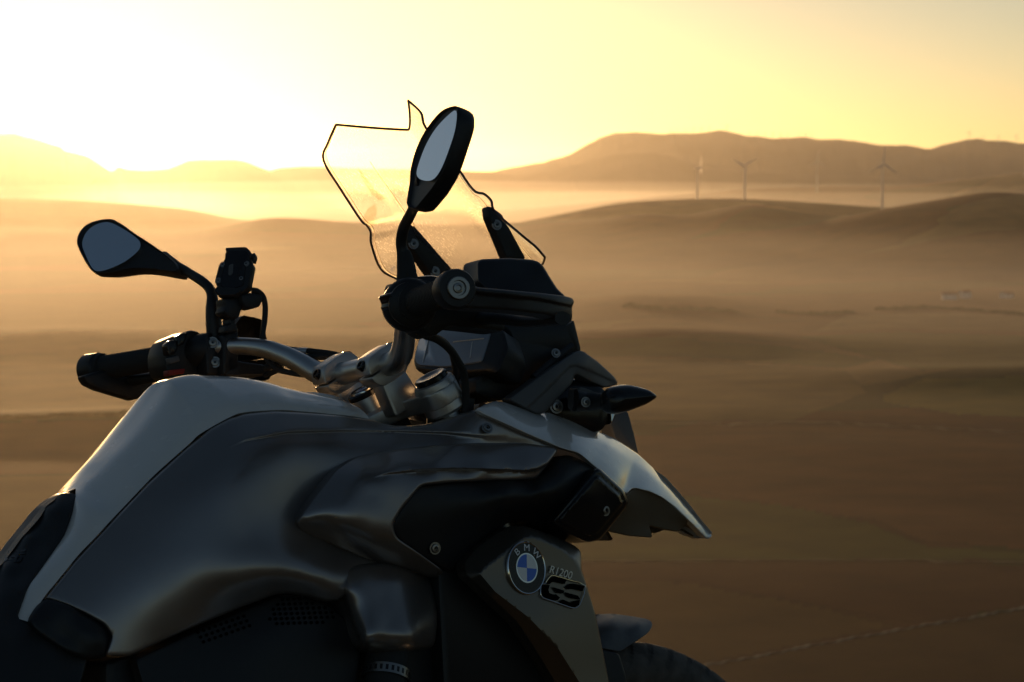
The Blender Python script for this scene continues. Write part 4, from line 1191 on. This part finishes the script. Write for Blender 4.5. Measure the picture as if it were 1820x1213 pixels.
# bar-end guard: boss, arm and shield
def guard(s):
    pb, tb_ = along(-.452)
    g = lathe('handguard', pb - unit(tb_) * .004, tb_, [(0, .0215), (.003, .0238), (.026, .0243), (.030, .0225), (.031, .016)], M_BLACK, bike, 36)
    be = lathe('bar_end_bolt', pb + tb_ * .0265, tb_, [(0, .0142), (.0035, .0142), (.0045, .0132), (.0045, .0095), (.001, .0088), (.001, .0065), (.0035, .006), (.004, .0036), (.002, .003), (.002, .0005)], M_STEEL, g, 28)
    ad_ = Depth([(835, 520, -.462), (850, 511, -.462), (850, 548, -.458), (905, 516, -.455), (905, 552, -.45), (960, 522, -.432), (969, 558, -.43), (1001, 526, -.405), (1020, 534, -.385), (1016, 572, -.39), (1005, 550, -.408)])
    skin_panel('guard_arm', [(826, 492), (847, 511), (905, 516), (960, 521), (1001, 526), (1017, 530), (1021, 536), (1016, 548), (1018, 560), (1014, 575), (969, 560), (905, 553), (850, 550), (822, 548)], ad_, M_BLACK, g, 4, 5, .008, .024, mirror=False, corner=5, sharp=70,
               steps=[([(850, 522), (905, 527), (960, 533), (1017, 545)], [.004, .006, .006, .006], 3)])
    sd_ = Depth([(847, 467, -.318), (853, 461, -.318), (905, 459, -.338), (947, 462, -.352), (963, 470, -.362), (976, 491, -.37), (995, 520, -.378), (1006, 528, -.385), (900, 520, -.375), (847, 500, -.335), (910, 490, -.362)])
    skin_panel('guard_shield', [(847, 466), (854, 461), (905, 459), (947, 462), (958, 466), (966, 474), (978, 494), (990, 513), (1006, 528), (940, 535), (880, 530), (848, 500)], sd_, M_BLACK, g, 4, 4, .006, .03, mirror=False, corner=5, sharp=70)
    lathe('inner_boss', pb + tb_ * -.012, tb_, [(0, .0185), (.002, .0215), (.012, .0215), (.014, .018)], M_RUBBER, g, 28)
    return g
g1 = guard(-1)
g2 = other_side(g1)
slab('guard_arm', [(148, 668), (156, 682), (176, 692), (205, 701), (240, 711), (256, 706), (275, 684), (272, 674), (240, 672), (205, 666), (182, 658)], .420, .446, M_BLACK, g2, 5, .006)

# right throttle housing, brake perch, lever and line
p0, t0 = along(-.262)
rs = lathe('throttle_housing', p0, t0, [(0, .014), (.0, .030), (.006, .034), (.030, .035), (.036, .032), (.038, .029), (.050, .0285), (.054, .022)], M_BLACK, bike, 36)
slab('start_switch', [(694, 522), (704, 517), (714, 522), (716, 552), (707, 556), (698, 545), (699, 536)], -.300, -.270, M_GLOSS, rs, 3, .004)
slab('kill_switch', [(706, 512), (722, 508), (730, 512), (724, 522), (708, 526)], -.295, -.265, M_GLOSS, rs, 3, .004)
ps = slab('brake_perch', [(713, 500), (748, 494), (800, 510), (870, 556), (902, 566), (898, 590), (842, 584), (800, 580), (772, 600), (752, 588), (735, 560), (716, 540)], -.268, -.225, M_BLACK, bike, 8, .006)
slab('fluid_reservoir', [(735, 492), (770, 488), (812, 498), (812, 520), (770, 528), (735, 515)], -.235, -.19, M_GLOSS, ps, 6, .006)
tube('brake_lever', [at(842, 568, -.255), at(880, 566, -.285), at(930, 572, -.33), at(975, 570, -.385), at(1000, 566, -.42)], [.010, .008, .0075, .007, .009], M_BLACK, bike, 12, 6, squash=1.3)
tube('brake_line', [at(757, 597, -.245), at(778, 604, -.22), at(800, 622, -.19), at(815, 645, -.165), at(824, 664, -.15), at(828, 700, -.14), at(826, 745, -.13)], [.0055], M_RUBBER, bike, 12, 8)
tube('throttle_cable', [at(742, 590, -.25), at(770, 598, -.215), at(794, 612, -.17), at(806, 640, -.12), at(812, 690, -.09)], [.0042], M_RUBBER, bike, 10, 8)
tube('fork_dust_boot', [at(806, 702, -.10), at(800, 735, -.095), at(796, 775, -.09)], [.030, .032, .030], M_RUBBER, bike, 18, 3)

# left controls
p0, t0 = along(.247)
ls = lathe('left_perch', p0, t0, [(0, .016), (0, .023), (.004, .0245), (.040, .0245), (.044, .022), (.044, .013)], M_BLACK, bike, 28)
sw = slab('switch_cluster', [(293, 628), (300, 606), (312, 598), (328, 592), (341, 586), (356, 589), (366, 604), (370, 632), (364, 660), (352, 672), (318, 674), (300, 668), (294, 650)], .262, .318, M_BLACK, bike, 6, .006)
slab('toggle_switch', [(297, 612), (306, 604), (314, 604), (317, 620), (312, 630), (300, 632)], .252, .27, M_GLOSS, sw, 3, .003)
slab('toggle_switch', [(316, 598), (328, 591), (334, 592), (328, 612), (316, 616)], .252, .27, M_GLOSS, sw, 3, .003)
slab('horn_button', [(301, 636), (318, 632), (321, 642), (303, 647)], .252, .27, M_NOSE, sw, 2, .002)
slab('hazard_button', [(300, 658), (330, 655), (328, 664), (301, 668)], .252, .27, M_RED, sw, 2, .002)
mp_ = slab('mirror_clamp', [(367, 598), (398, 598), (400, 640), (399, 667), (369, 667), (366, 630)], .232, .262, M_BLACK, bike, 4, .005)
bolt(at(378, 609, .2315), (-.5, -1, .1), .006, mp_, M_STEEL, M_GLOSS)
bolt(at(382, 644, .2315), (-.5, -1, .1), .006, mp_, M_STEEL, M_GLOSS)
tube('clutch_lever', [at(395, 640, .25), at(350, 655, .30), at(290, 668, .36), at(235, 676, .42)], [.010, .008, .0075, .009], M_BLACK, bike, 12, 6, squash=1.3)
slab('clutch_reservoir', [(402, 628), (420, 640), (470, 648), (488, 655), (470, 668), (420, 671), (400, 668)], .215, .26, M_BLACK, bike, 5, .006)
slab('perch_arm', [(398, 596), (424, 580), (424, 660), (398, 668)], .215, .245, M_BLACK, bike, 4, .005)
tube('clutch_line', [at(470, 668, .22), at(490, 660, .20), at(500, 654, .18)], [.004], M_RUBBER, bike, 8, 4)
cab = tube('front_cable', [at(488, 615, .2), at(515, 621, .17), at(560, 625, .13), at(600, 631, .09), at(615, 640, .07)], [.004], M_RUBBER, bike, 10, 6)
tube('ferrule', [at(523, 624.5, .163), at(547, 625.5, .142)], [.0058], M_ALU, cab, 12, 1)
tube('front_cable', [at(470, 655, .2), at(520, 640, .16), at(570, 634, .12), at(612, 636, .08)], [.0052], M_RUBBER, bike, 10, 6)

# ------------------------------------------------------------------ mirrors
def mirror_unit(glass, rim, axis, c, n, rings, stem, rads):
    n = unit(n); p0 = at(*c)
    m = ring_loft('mirror', rim, axis, rings, p0, n, M_BLACK, bike, 80, corner=5, is_round=True)
    ring_loft('mirror_glass', glass, axis, [(.0, -.0012), (0, .004)], p0 + n * .0012, n, M_MIRROR, m, 64, is_round=True)
    tube('mirror_stem', stem, rads, M_BLACK, m, 16, 8)
    return m
NL, NR = (-.84, -.36, .42), (-.93, .16, .32)
cL, cR = (197, 440, .452), (776, 262, -.419)
mirror_unit([(147, 434), (154, 414.5), (170, 401), (194, 396), (221, 408.6), (244.6, 425), (250.5, 435), (246, 447), (224, 465), (197, 478), (176, 483), (164.5, 477), (152.6, 453)],
            [(138, 434), (142, 414.5), (158.6, 398), (191, 390), (209, 394), (239, 414.5), (286, 446), (312, 468), (314, 484), (274, 480), (239, 479), (200, 486), (173, 487), (161.5, 480), (147, 456)],
            ((180, 440), (300, 474)), cL, NL, [(.16, .001), (.05, -.003), (.01, -.002), (0, .004), (.03, .014), (.14, .024), (.4, .033), (.85, .036)],
            [at(383, 604, .25), at(380, 575, .25), at(378, 550, .25), at(377, 528, .254), at(372, 513, .262), at(360, 501, .275), at(338, 487, .305), at(316, 475, .335), at(290, 462, .375)],
            [.0125, .0120, .0105, .0080, .0075, .0072, .0070, .0078, .0130])
mirror_unit([(812.6, 198), (800, 204), (777, 228), (759, 257.5), (746, 291), (742, 311), (751, 320.6), (770, 320.6), (785, 302), (800, 265), (811, 228)],
            [(812, 189), (788, 198), (762, 228), (744, 261), (733, 298), (731, 326), (727, 350), (726, 367), (740, 373), (754, 358), (772, 336), (790, 308), (803, 273), (813, 238), (819, 210), (818, 195)],
            ((797, 222), (752, 330)), cR, NR, [(.12, .001), (.04, -.003), (.01, -.002), (0, .003), (.0, .008), (.03, .015), (.12, .021), (.4, .026), (.8, .028)],
            [at(722, 528, -.25), at(723, 492, -.25), at(720, 462, -.25), at(714, 440, -.25), at(714, 420, -.256), at(719, 402, -.27), at(733, 374, -.31), at(741, 357, -.335), at(753, 336, -.365), at(762, 322, -.385)],
            [.0135, .0125, .0095, .0075, .0075, .0075, .0072, .0085, .0150, .0165])
rb = tube('stem_boot', [at(722, 530, -.25), at(724, 500, -.25), at(720, 462, -.25), at(716, 447, -.25)], [.0135, .0145, .0110, .0085], M_RUBBER, bike, 16, 6)

# ------------------------------------------------------------------ device cradle on the bar, with its cable
def c1(pts): return [(120 + u / 3.37, 370 + v / 3.37) for u, v in pts]
cn = unit((-.62, -.62, .25)); cp = at(417, 482, .20)
cr_ = ring_loft('device_cradle', c1([(945, 243), (1075, 236), (1102, 268), (1100, 318), (1115, 345), (1096, 440), (1090, 478), (1045, 515), (1010, 535), (930, 540), (886, 512), (905, 486), (884, 445), (910, 342), (938, 328), (955, 275)]), ((414, 455), (412, 515)),
                [(.06, -.004), (.0, -.002), (0, .012), (.12, .017)], cp, cn, M_BLACK, bike, 72, corner=3)
ring_loft('contact_pad', c1([(972, 350), (1000, 340), (998, 395), (985, 415), (968, 410)]), ((412, 478), (411, 486)), [(.05, -.006), (0, -.005), (0, 0)], cp, cn, M_NOSE, cr_, 24, corner=2)
ring_loft('cradle_plate', c1([(950, 268), (1070, 262), (1092, 290), (1075, 330), (1060, 470), (1000, 490), (925, 480), (918, 440), (945, 340)]), ((418, 460), (412, 505)), [(.05, -.0052), (0, -.0042), (0, 0)], cp, cn, M_GLOSS, cr_, 48, corner=4)
ring_loft('cradle_lip', c1([(886, 512), (905, 486), (1010, 494), (1046, 500), (1045, 520), (1010, 538), (930, 543)]), ((396, 521), (425, 521)), [(.1, -.012), (0, -.010), (0, 0)], cp, cn, M_BLACK, cr_, 40, corner=3)
ring_loft('cradle_latch', c1([(1100, 300), (1108, 275), (1122, 270), (1130, 290), (1120, 326), (1106, 322), (1104, 316), (1112, 310), (1112, 296)]), ((450, 455), (452, 462)), [(.1, -.002), (0, 0), (0, .008)], cp, cn, M_BLACK, cr_, 36, corner=1)
for u, v in ((935, 345), (1075, 340), (908, 440), (1045, 428)):
    bolt(at_plane(120 + u / 3.37, 370 + v / 3.37, cp, cn) + cn * .0042, cn, .0032, cr_, M_STEEL, M_GLOSS)
arm = slab('ball_arm', c1([(942, 540), (1040, 530), (1066, 562), (1052, 605), (1030, 662), (1000, 662), (965, 652), (937, 622), (950, 590)]), .195, .225, M_BLACK, bike, 4, .005)
slab('clamp_knob', c1([(1040, 520), (1110, 505), (1176, 512), (1180, 535), (1160, 590), (1112, 604), (1072, 596), (1050, 570)]), .185, .215, M_BLACK, arm, 4, .005)
slab('ball_post', c1([(972, 655), (1010, 660), (1008, 690), (1020, 700), (1024, 745), (945, 745), (948, 705), (974, 690)]), .205, .228, M_BLACK, arm, 3, .004)
tube('device_cable', [at(*p, y) for p, y in zip(c1([(1105, 492), (1140, 500), (1170, 530), (1184, 590), (1180, 680), (1168, 760), (1172, 850), (1200, 915), (1255, 965), (1340, 988)]), [.19, .188, .188, .19, .19, .188, .185, .178, .165, .145])] +
     [at(545, 667, .125), at(566, 670, .105), at(578, 680, .095), at(586, 695, .088), at(592, 712, .08)], [.0042], M_RUBBER, bike, 10, 6)

# ------------------------------------------------------------------ radiator shroud with emblem and lettering
FACE = [(853, 1020), (862, 1010), (925, 961), (934, 956), (944, 955), (958, 958), (998, 977), (1019, 994), (1031, 1012), (1039, 1032), (1057, 1090), (1069, 1150), (1082, 1215), (1098, 1300), (1060, 1300), (1030, 1213), (990, 1150), (940, 1098), (880, 1052)]
FP = Depth([(853, 1020, -.226), (944, 955, -.214), (1031, 1012, -.200), (1057, 1090, -.200), (1082, 1215, -.200), (960, 1110, -.222), (1098, 1300, -.205), (937, 1010, -.2155)])
shroud = skin_panel('radiator_shroud', [(824, 1010), (825, 998), (849, 971), (888, 944), (905, 935), (932, 935), (965, 946), (1014, 966), (1031, 977), (1034, 992), (1033, 1012), (1040, 1032), (1058, 1090), (1070, 1150), (1083, 1215), (1099, 1300), (1010, 1300), (985, 1213), (951, 1157), (917, 1106), (858, 1051), (827, 1022)],
                    FP, M_GREY, bike, 4.5, 3, .004, .02, corner=8, sharp=75, inset=(FACE, .0011))
def face_pt(px, py, lift=.0): return at(px, py, FP(np.array([[px, py]]))[0] - lift)
fx = unit(face_pt(957, 1014) - face_pt(917, 1006)); fy0 = face_pt(940, 985) - face_pt(935, 1035)
fnrm = unit(np.cross(fx, fy0)); fnrm = fnrm if fnrm[1] < 0 else -fnrm
fy = unit(np.cross(fnrm, fx)); fy = fy if fy[2] > 0 else -fy
tilt = math.radians(4); ex_, ey_ = fx * math.cos(tilt) + fy * math.sin(tilt), -fx * math.sin(tilt) + fy * math.cos(tilt)
roundel('roundel_emblem', face_pt(935, 1010, .0030), ex_, ey_, fnrm, .0335, shroud)
def c2(pts): return [(800 + u / 6.064, 900 + v / 6.064) for u, v in pts]
V, F = [], []
VO, FO = [], []
for poly in ([(1040, 815), (1085, 765), (1130, 762), (1255, 795), (1235, 838), (1125, 812), (1095, 822), (1070, 842)],
             [(1000, 845), (1075, 850), (1060, 900), (1068, 935), (1130, 960), (1135, 945), (1185, 985), (1160, 1015), (1110, 1012), (1010, 980), (985, 945), (990, 890)],
             [(1105, 870), (1235, 912), (1215, 940), (1150, 930)],
             [(1245, 870), (1290, 835), (1330, 835), (1450, 860), (1430, 915), (1330, 890), (1275, 895)],
             [(1235, 925), (1380, 965), (1402, 1005), (1330, 995), (1270, 975)],
             [(1190, 1020), (1215, 1005), (1310, 1045), (1322, 1022), (1402, 1010), (1388, 1065), (1345, 1088), (1290, 1078), (1190, 1045)]):
    P = c2(poly); b = len(V)
    k = len(P)
    V += [face_pt(*p, .0028) for p in P] + [face_pt(*p, .0012) for p in P]
    F.append(tuple(range(b, b + k))); F += [(b + i, b + (i + 1) % k, b + k + (i + 1) % k, b + k + i) for i in range(k)]
o = mobj('model_lettering', V, F, MATS['hole_dark'], shroud, False); fix_normals(o)
rimpts = c2([(1030, 822), (1080, 755), (1130, 750), (1300, 800), (1456, 858), (1410, 1030), (1385, 1075), (1345, 1098), (1290, 1090), (1100, 1022), (1005, 990), (975, 945), (985, 850), (1030, 835)])
tube('lettering_edge', [face_pt(*p, .0026) for p in rimpts + rimpts[:1]], [.0007], M_CHROME, shroud, 6, 2)
TV, TF = text_mesh('R1200', .0165)
u_ = unit(face_pt(1020, 1026) - face_pt(973, 1012)); v_ = unit(np.cross(fnrm, u_)); v_ = v_ if v_[2] > 0 else -v_
cbase = face_pt(996.5, 1018.5, .0030)
o = mobj('model_number', [cbase + u_ * (p[0] * 1.06 + p[1] * .28) + v_ * p[1] * .95 + fnrm * p[2] for p in TV], TF, M_ALU, shroud, False)

# ------------------------------------------------------------------ front fender
fd = Depth([(1030, 1094, 0), (1057, 1092, 0), (1090, 1091, 0), (1125, 1096, -.004), (1150, 1101, -.012), (1158, 1107, -.024), (1159, 1113, -.034), (1150, 1127, -.056), (1125, 1144, -.074), (1102, 1158, -.083), (1062, 1150, -.085), (1030, 1150, -.085),
            (1070, 1108, -.048), (1100, 1107, -.046), (1135, 1109, -.042), (1070, 1125, -.070), (1110, 1125, -.066), (1090, 1097, -.024), (1135, 1103, -.026)])
fender = skin_panel('front_fender', [(1020, 1094), (1057, 1092), (1090, 1091), (1125, 1096), (1148, 1100), (1157, 1104), (1160, 1110), (1157, 1119), (1149, 1128), (1125, 1144), (1102, 1159), (1062, 1151), (1020, 1148)], fd, M_FENDER, bike, 4, 2, .002, .006, corner=5, sharp=75, flat_edges=[(1020, 1094), (1057, 1092), (1090, 1091), (1125, 1096), (1148, 1100)])
fbk = Depth([(1060, 1152, -.086), (1102, 1159, -.086), (1116, 1213, -.09), (1080, 1240, -.09), (1120, 1260, -.09)])
skin_panel('fender_bracket', [(1040, 1150), (1062, 1152), (1100, 1162), (1112, 1200), (1118, 1250), (1060, 1250)], fbk, M_BLACK, bike, 5, 3, .003, .012)

# ------------------------------------------------------------------ fields, verge, hedge in the valley
def plan(px, py):
    X, Y, Z = ground_hit(px, py); return X, Y

def strip(name, pts, w, h, col, seed, jag=.5, kind='structure'):
    """raised line of rough grass, stones and bushes along a field edge"""
    P = np.array([plan(*p) for p in resample(np.array(pts, float), 60, False)])
    P = resample(P, 420, False)
    T = np.gradient(P, axis=0); T /= np.linalg.norm(T, axis=1)[:, None]; N = np.stack([-T[:, 1], T[:, 0]], 1)
    r = np.random.default_rng(seed)
    hs = h * (1 - jag + jag * 2 * r.random(len(P)) * (.4 + .6 * r.random(len(P))))
    hs = np.convolve(np.pad(hs, 4, 'edge'), np.ones(9) / 9, 'valid') * .6 + hs * .4
    V, F = [], []
    prof = [(-1, 0), (-.8, .55), (-.3, .95), (.2, 1.0), (.75, .6), (1, 0)]
    for i, p in enumerate(P):
        for a, z in prof:
            q = p + N[i] * w * a * (1 + .35 * math.sin(i * .11 + seed) + .06 * r.normal())
            V.append((q[0], q[1], z * hs[i] + .02))
    k = len(prof)
    F = [(i * k + j, (i + 1) * k + j, (i + 1) * k + j + 1, i * k + j + 1) for i in range(len(P) - 1) for j in range(k - 1)]
    V = np.array(V); W = to_world(V[:, 0], V[:, 1], V[:, 2] + terrain_h(V[:, 0], V[:, 1]))
    o = mobj(name, W, F, mat(name + '_growth', col, rough=.95, var=.4, vscale=.3, spec=.1)); fix_normals(o)
    return tag(o, kind=kind)
strip('field_verge', [(1255, 1192), (1330, 1180), (1400, 1166), (1480, 1150), (1545, 1139), (1600, 1128), (1640, 1121), (1720, 1108), (1840, 1085)], .7, .05, (.30, .24, .15), 1, .4)
strip('farm_track', [(1000, 1005), (1300, 1002), (1500, 1003), (1660, 1003), (1840, 1006)], 1.2, .07, (.26, .18, .09), 2, .3)
strip('farm_track', [(1000, 754), (1300, 757), (1450, 752), (1600, 760), (1840, 772)], 2.4, .10, (.30, .20, .11), 3, .3)
strip('hedgerow', [(-40, 748), (80, 744), (200, 741), (330, 733), (420, 728)], 2.0, 2.0, (.07, .055, .02), 4, .8, kind='stuff')
strip('hedgerow', [(1120, 545), (1180, 552), (1240, 550), (1300, 556)], 8, 3, (.07, .055, .025), 5, .9, kind='stuff')
strip('hedgerow', [(1380, 556), (1450, 560), (1520, 556)], 7, 2.5, (.07, .055, .025), 7, .9, kind='stuff')
strip('hedgerow', [(1560, 552), (1640, 548), (1720, 552), (1840, 562)], 6, 3, (.07, .055, .025), 6, .9, kind='stuff')

# small white farmhouses by the far hedge
M_HOUSE = mat('limewashed_wall', (.75, .73, .68), rough=.9); M_ROOF = mat('clay_roof', (.25, .12, .07), rough=.9); M_PANE = mat('dark_pane', (.03, .03, .035), rough=.2)
for k_, (px_, py_, w_, d_, h_, lab) in enumerate([(1688, 533, 16, 9, 6, 'long white farmhouse with clay roof in the hazy valley'), (1716, 530, 11, 9, 7, 'tall small white farmhouse with clay roof in the hazy valley'), (1790, 531, 13, 10, 5, 'low white farm building with clay roof beside the far hedge')]):
    X, Y, Z = ground_hit(px_, py_)
    h0 = empty('farmhouse', tuple(to_world(np.array(X), np.array(Y), np.array(Z))), (0, 0, -YAW + .3 * k_))
    tag(h0, lab, 'house', 'farmhouses in the valley')
    v = [(x * w_ / 2, y * d_ / 2, z) for z in (-2, h_) for x, y in ((-1, -1), (1, -1), (1, 1), (-1, 1))] + [(-w_ / 2, 0, h_ + d_ * .25), (w_ / 2, 0, h_ + d_ * .25)]
    mobj('wall', v, [(0, 1, 5, 4), (1, 2, 6, 5), (2, 3, 7, 6), (3, 0, 4, 7), (4, 7, 8), (5, 9, 6)], M_HOUSE, h0, False)
    e_ = .6
    v = [(-w_ / 2 - e_, -d_ / 2 - e_, h_ - .3), (w_ / 2 + e_, -d_ / 2 - e_, h_ - .3), (w_ / 2 + e_, 0, h_ + d_ * .25 + .15), (-w_ / 2 - e_, 0, h_ + d_ * .25 + .15), (-w_ / 2 - e_, d_ / 2 + e_, h_ - .3), (w_ / 2 + e_, d_ / 2 + e_, h_ - .3)]
    v += [(x, y, z + .3) for x, y, z in v]
    mobj('roof', v, [(6, 7, 8, 9), (9, 8, 11, 10), (0, 3, 2, 1), (3, 4, 5, 2), (0, 1, 7, 6), (4, 10, 11, 5), (0, 6, 9, 3), (3, 9, 10, 4), (1, 2, 8, 7), (2, 5, 11, 8)], M_ROOF, h0, False)
    for q in (-.3, .3):
        c_ = q * w_
        mobj('window', [(c_ - .6, -d_ / 2 - .05, 1.5), (c_ + .6, -d_ / 2 - .05, 1.5), (c_ + .6, -d_ / 2 - .05, 3), (c_ - .6, -d_ / 2 - .05, 3), (c_ - .6, -d_ / 2 + .1, 1.5), (c_ + .6, -d_ / 2 + .1, 1.5), (c_ + .6, -d_ / 2 + .1, 3), (c_ - .6, -d_ / 2 + .1, 3)], [(0, 1, 2, 3), (0, 3, 7, 4), (1, 5, 6, 2), (3, 2, 6, 7), (0, 4, 5, 1)], M_PANE, h0, False)

# ------------------------------------------------------------------ wind turbines
M_TURB = mat('turbine_white', (.5, .5, .5), rough=.5)
def turbine(base, hub_h, rad, yaw, roll, label, group):
    r = empty('wind_turbine', tuple(base), (0, 0, yaw))
    tag(r, label, 'wind turbine', group)
    k = max(hub_h / 80.0, .7)
    tube('tower', [(0, 0, -6), (0, 0, hub_h * .5), (0, 0, hub_h - 1.5 * k)], [1.8 * k, 1.5 * k, 1.0 * k], M_TURB, r, 14, 2)
    tube('nacelle', [(0, 3.5 * k, hub_h), (0, 0, hub_h + .2 * k), (0, -4.2 * k, hub_h)], [1.3 * k, 2.0 * k, 1.4 * k], M_TURB, r, 10, 4)
    lathe('rotor_hub', (0, -4.2 * k, hub_h), (0, -1, 0), [(0, 1.5 * k), (1.4 * k, 1.3 * k), (2.4 * k, .5 * k)], M_TURB, r, 12)
    for b in range(3):
        a = roll + b * 2 * math.pi / 3
        d = np.array([math.sin(a), 0, math.cos(a)]); c = np.cross(d, (0, 1, 0))
        V = []
        for t, w in ((0, .9), (.12, 1.7), (.22, 2.0), (.5, 1.3), (.8, .8), (1, .25)):
            p = np.array([0, -5.2 * k, hub_h]) + d * rad * t
            for u, q in ((-.35, 0), (.1, .18), (.65, 0), (.1, -.18)): V.append(p + c * w * k * u * 1.6 + np.array([0, w * k * q * 1.6, 0]))
        F = [(i * 4 + j, i * 4 + (j + 1) % 4, (i + 1) * 4 + (j + 1) % 4, (i + 1) * 4 + j) for i in range(5) for j in range(4)] + [(3, 2, 1, 0), (20, 21, 22, 23)]
        o = mobj('blade', V, F, M_TURB, r, True, 40); fix_normals(o)
    return r
GB = 'wind turbines standing in the misty valley'
for px_, hub_y, D, rad, yw, roll, lab in [
        (1567, 292, 5380, 40, .25, .06, 'white wind turbine with one blade straight up, largest in the valley'),
        (1323, 295, 6230, 38, -.1, 1.02, 'white wind turbine with two blades raised in a wide V above the mist'),
        (1239, 300, 7000, 36, 1.45, .1, 'white wind turbine seen edge-on at the left of the valley group'),
        (1451, 287, 8450, 40, .3, .08, 'small far wind turbine between the V-bladed one and the largest one'),
        (1830, 290, 5600, 40, .2, -.4, 'wind turbine half outside the picture on the hazy slope')]:
    X = (px_ - 910) / FPX * D; hz = CAM[2] + (HY - hub_y) / FPX * D
    gz = float(terrain_h(np.array([X]), np.array([float(D)]))[0])
    turbine(to_world(np.array(X), np.array(float(D)), np.array(gz)), hz - gz, rad, -YAW + yw, roll, lab, GB)
for k_, (px_, top_y, base_y) in enumerate([(1190, 229, 239), (1203, 228, 239), (1217, 229, 239), (1231, 227, 238), (1245, 226, 237), (1259, 224, 235), (1291, 222, 234), (1330, 234, 244), (1344, 235, 245), (1358, 235, 246), (1372, 236, 247), (1386, 236, 248), (1398, 237, 248), (1418, 237, 248), (1430, 236, 247), (1441, 237, 248)]):
    D = 13450; X = (px_ - 910) / FPX * D; bz = CAM[2] + (HY - base_y - 1) / FPX * D; hh = (base_y - top_y - 2) / FPX * D
    turbine(to_world(np.array(X), np.array(float(D)), np.array(bz)), hh, hh * .55, -YAW + .3, .3 + .9 * k_, 'tiny wind turbine in the row along the long mountain crest', 'tiny wind turbines on the long crest')
for k_, (px_, top_y, base_y) in enumerate([(1720, 234, 250), (1745, 240, 250), (1772, 241, 254), (1803, 240, 257)]):
    D = 13450; X = (px_ - 910) / FPX * D; bz = CAM[2] + (HY - base_y - 1) / FPX * D; hh = (base_y - top_y - 2) / FPX * D
    turbine(to_world(np.array(X), np.array(float(D)), np.array(bz)), hh, hh * .55, -YAW + .1, .5 + .7 * k_, 'tiny wind turbine on the rounded knoll at the end of the mountain crest', 'tiny wind turbines on the knoll')
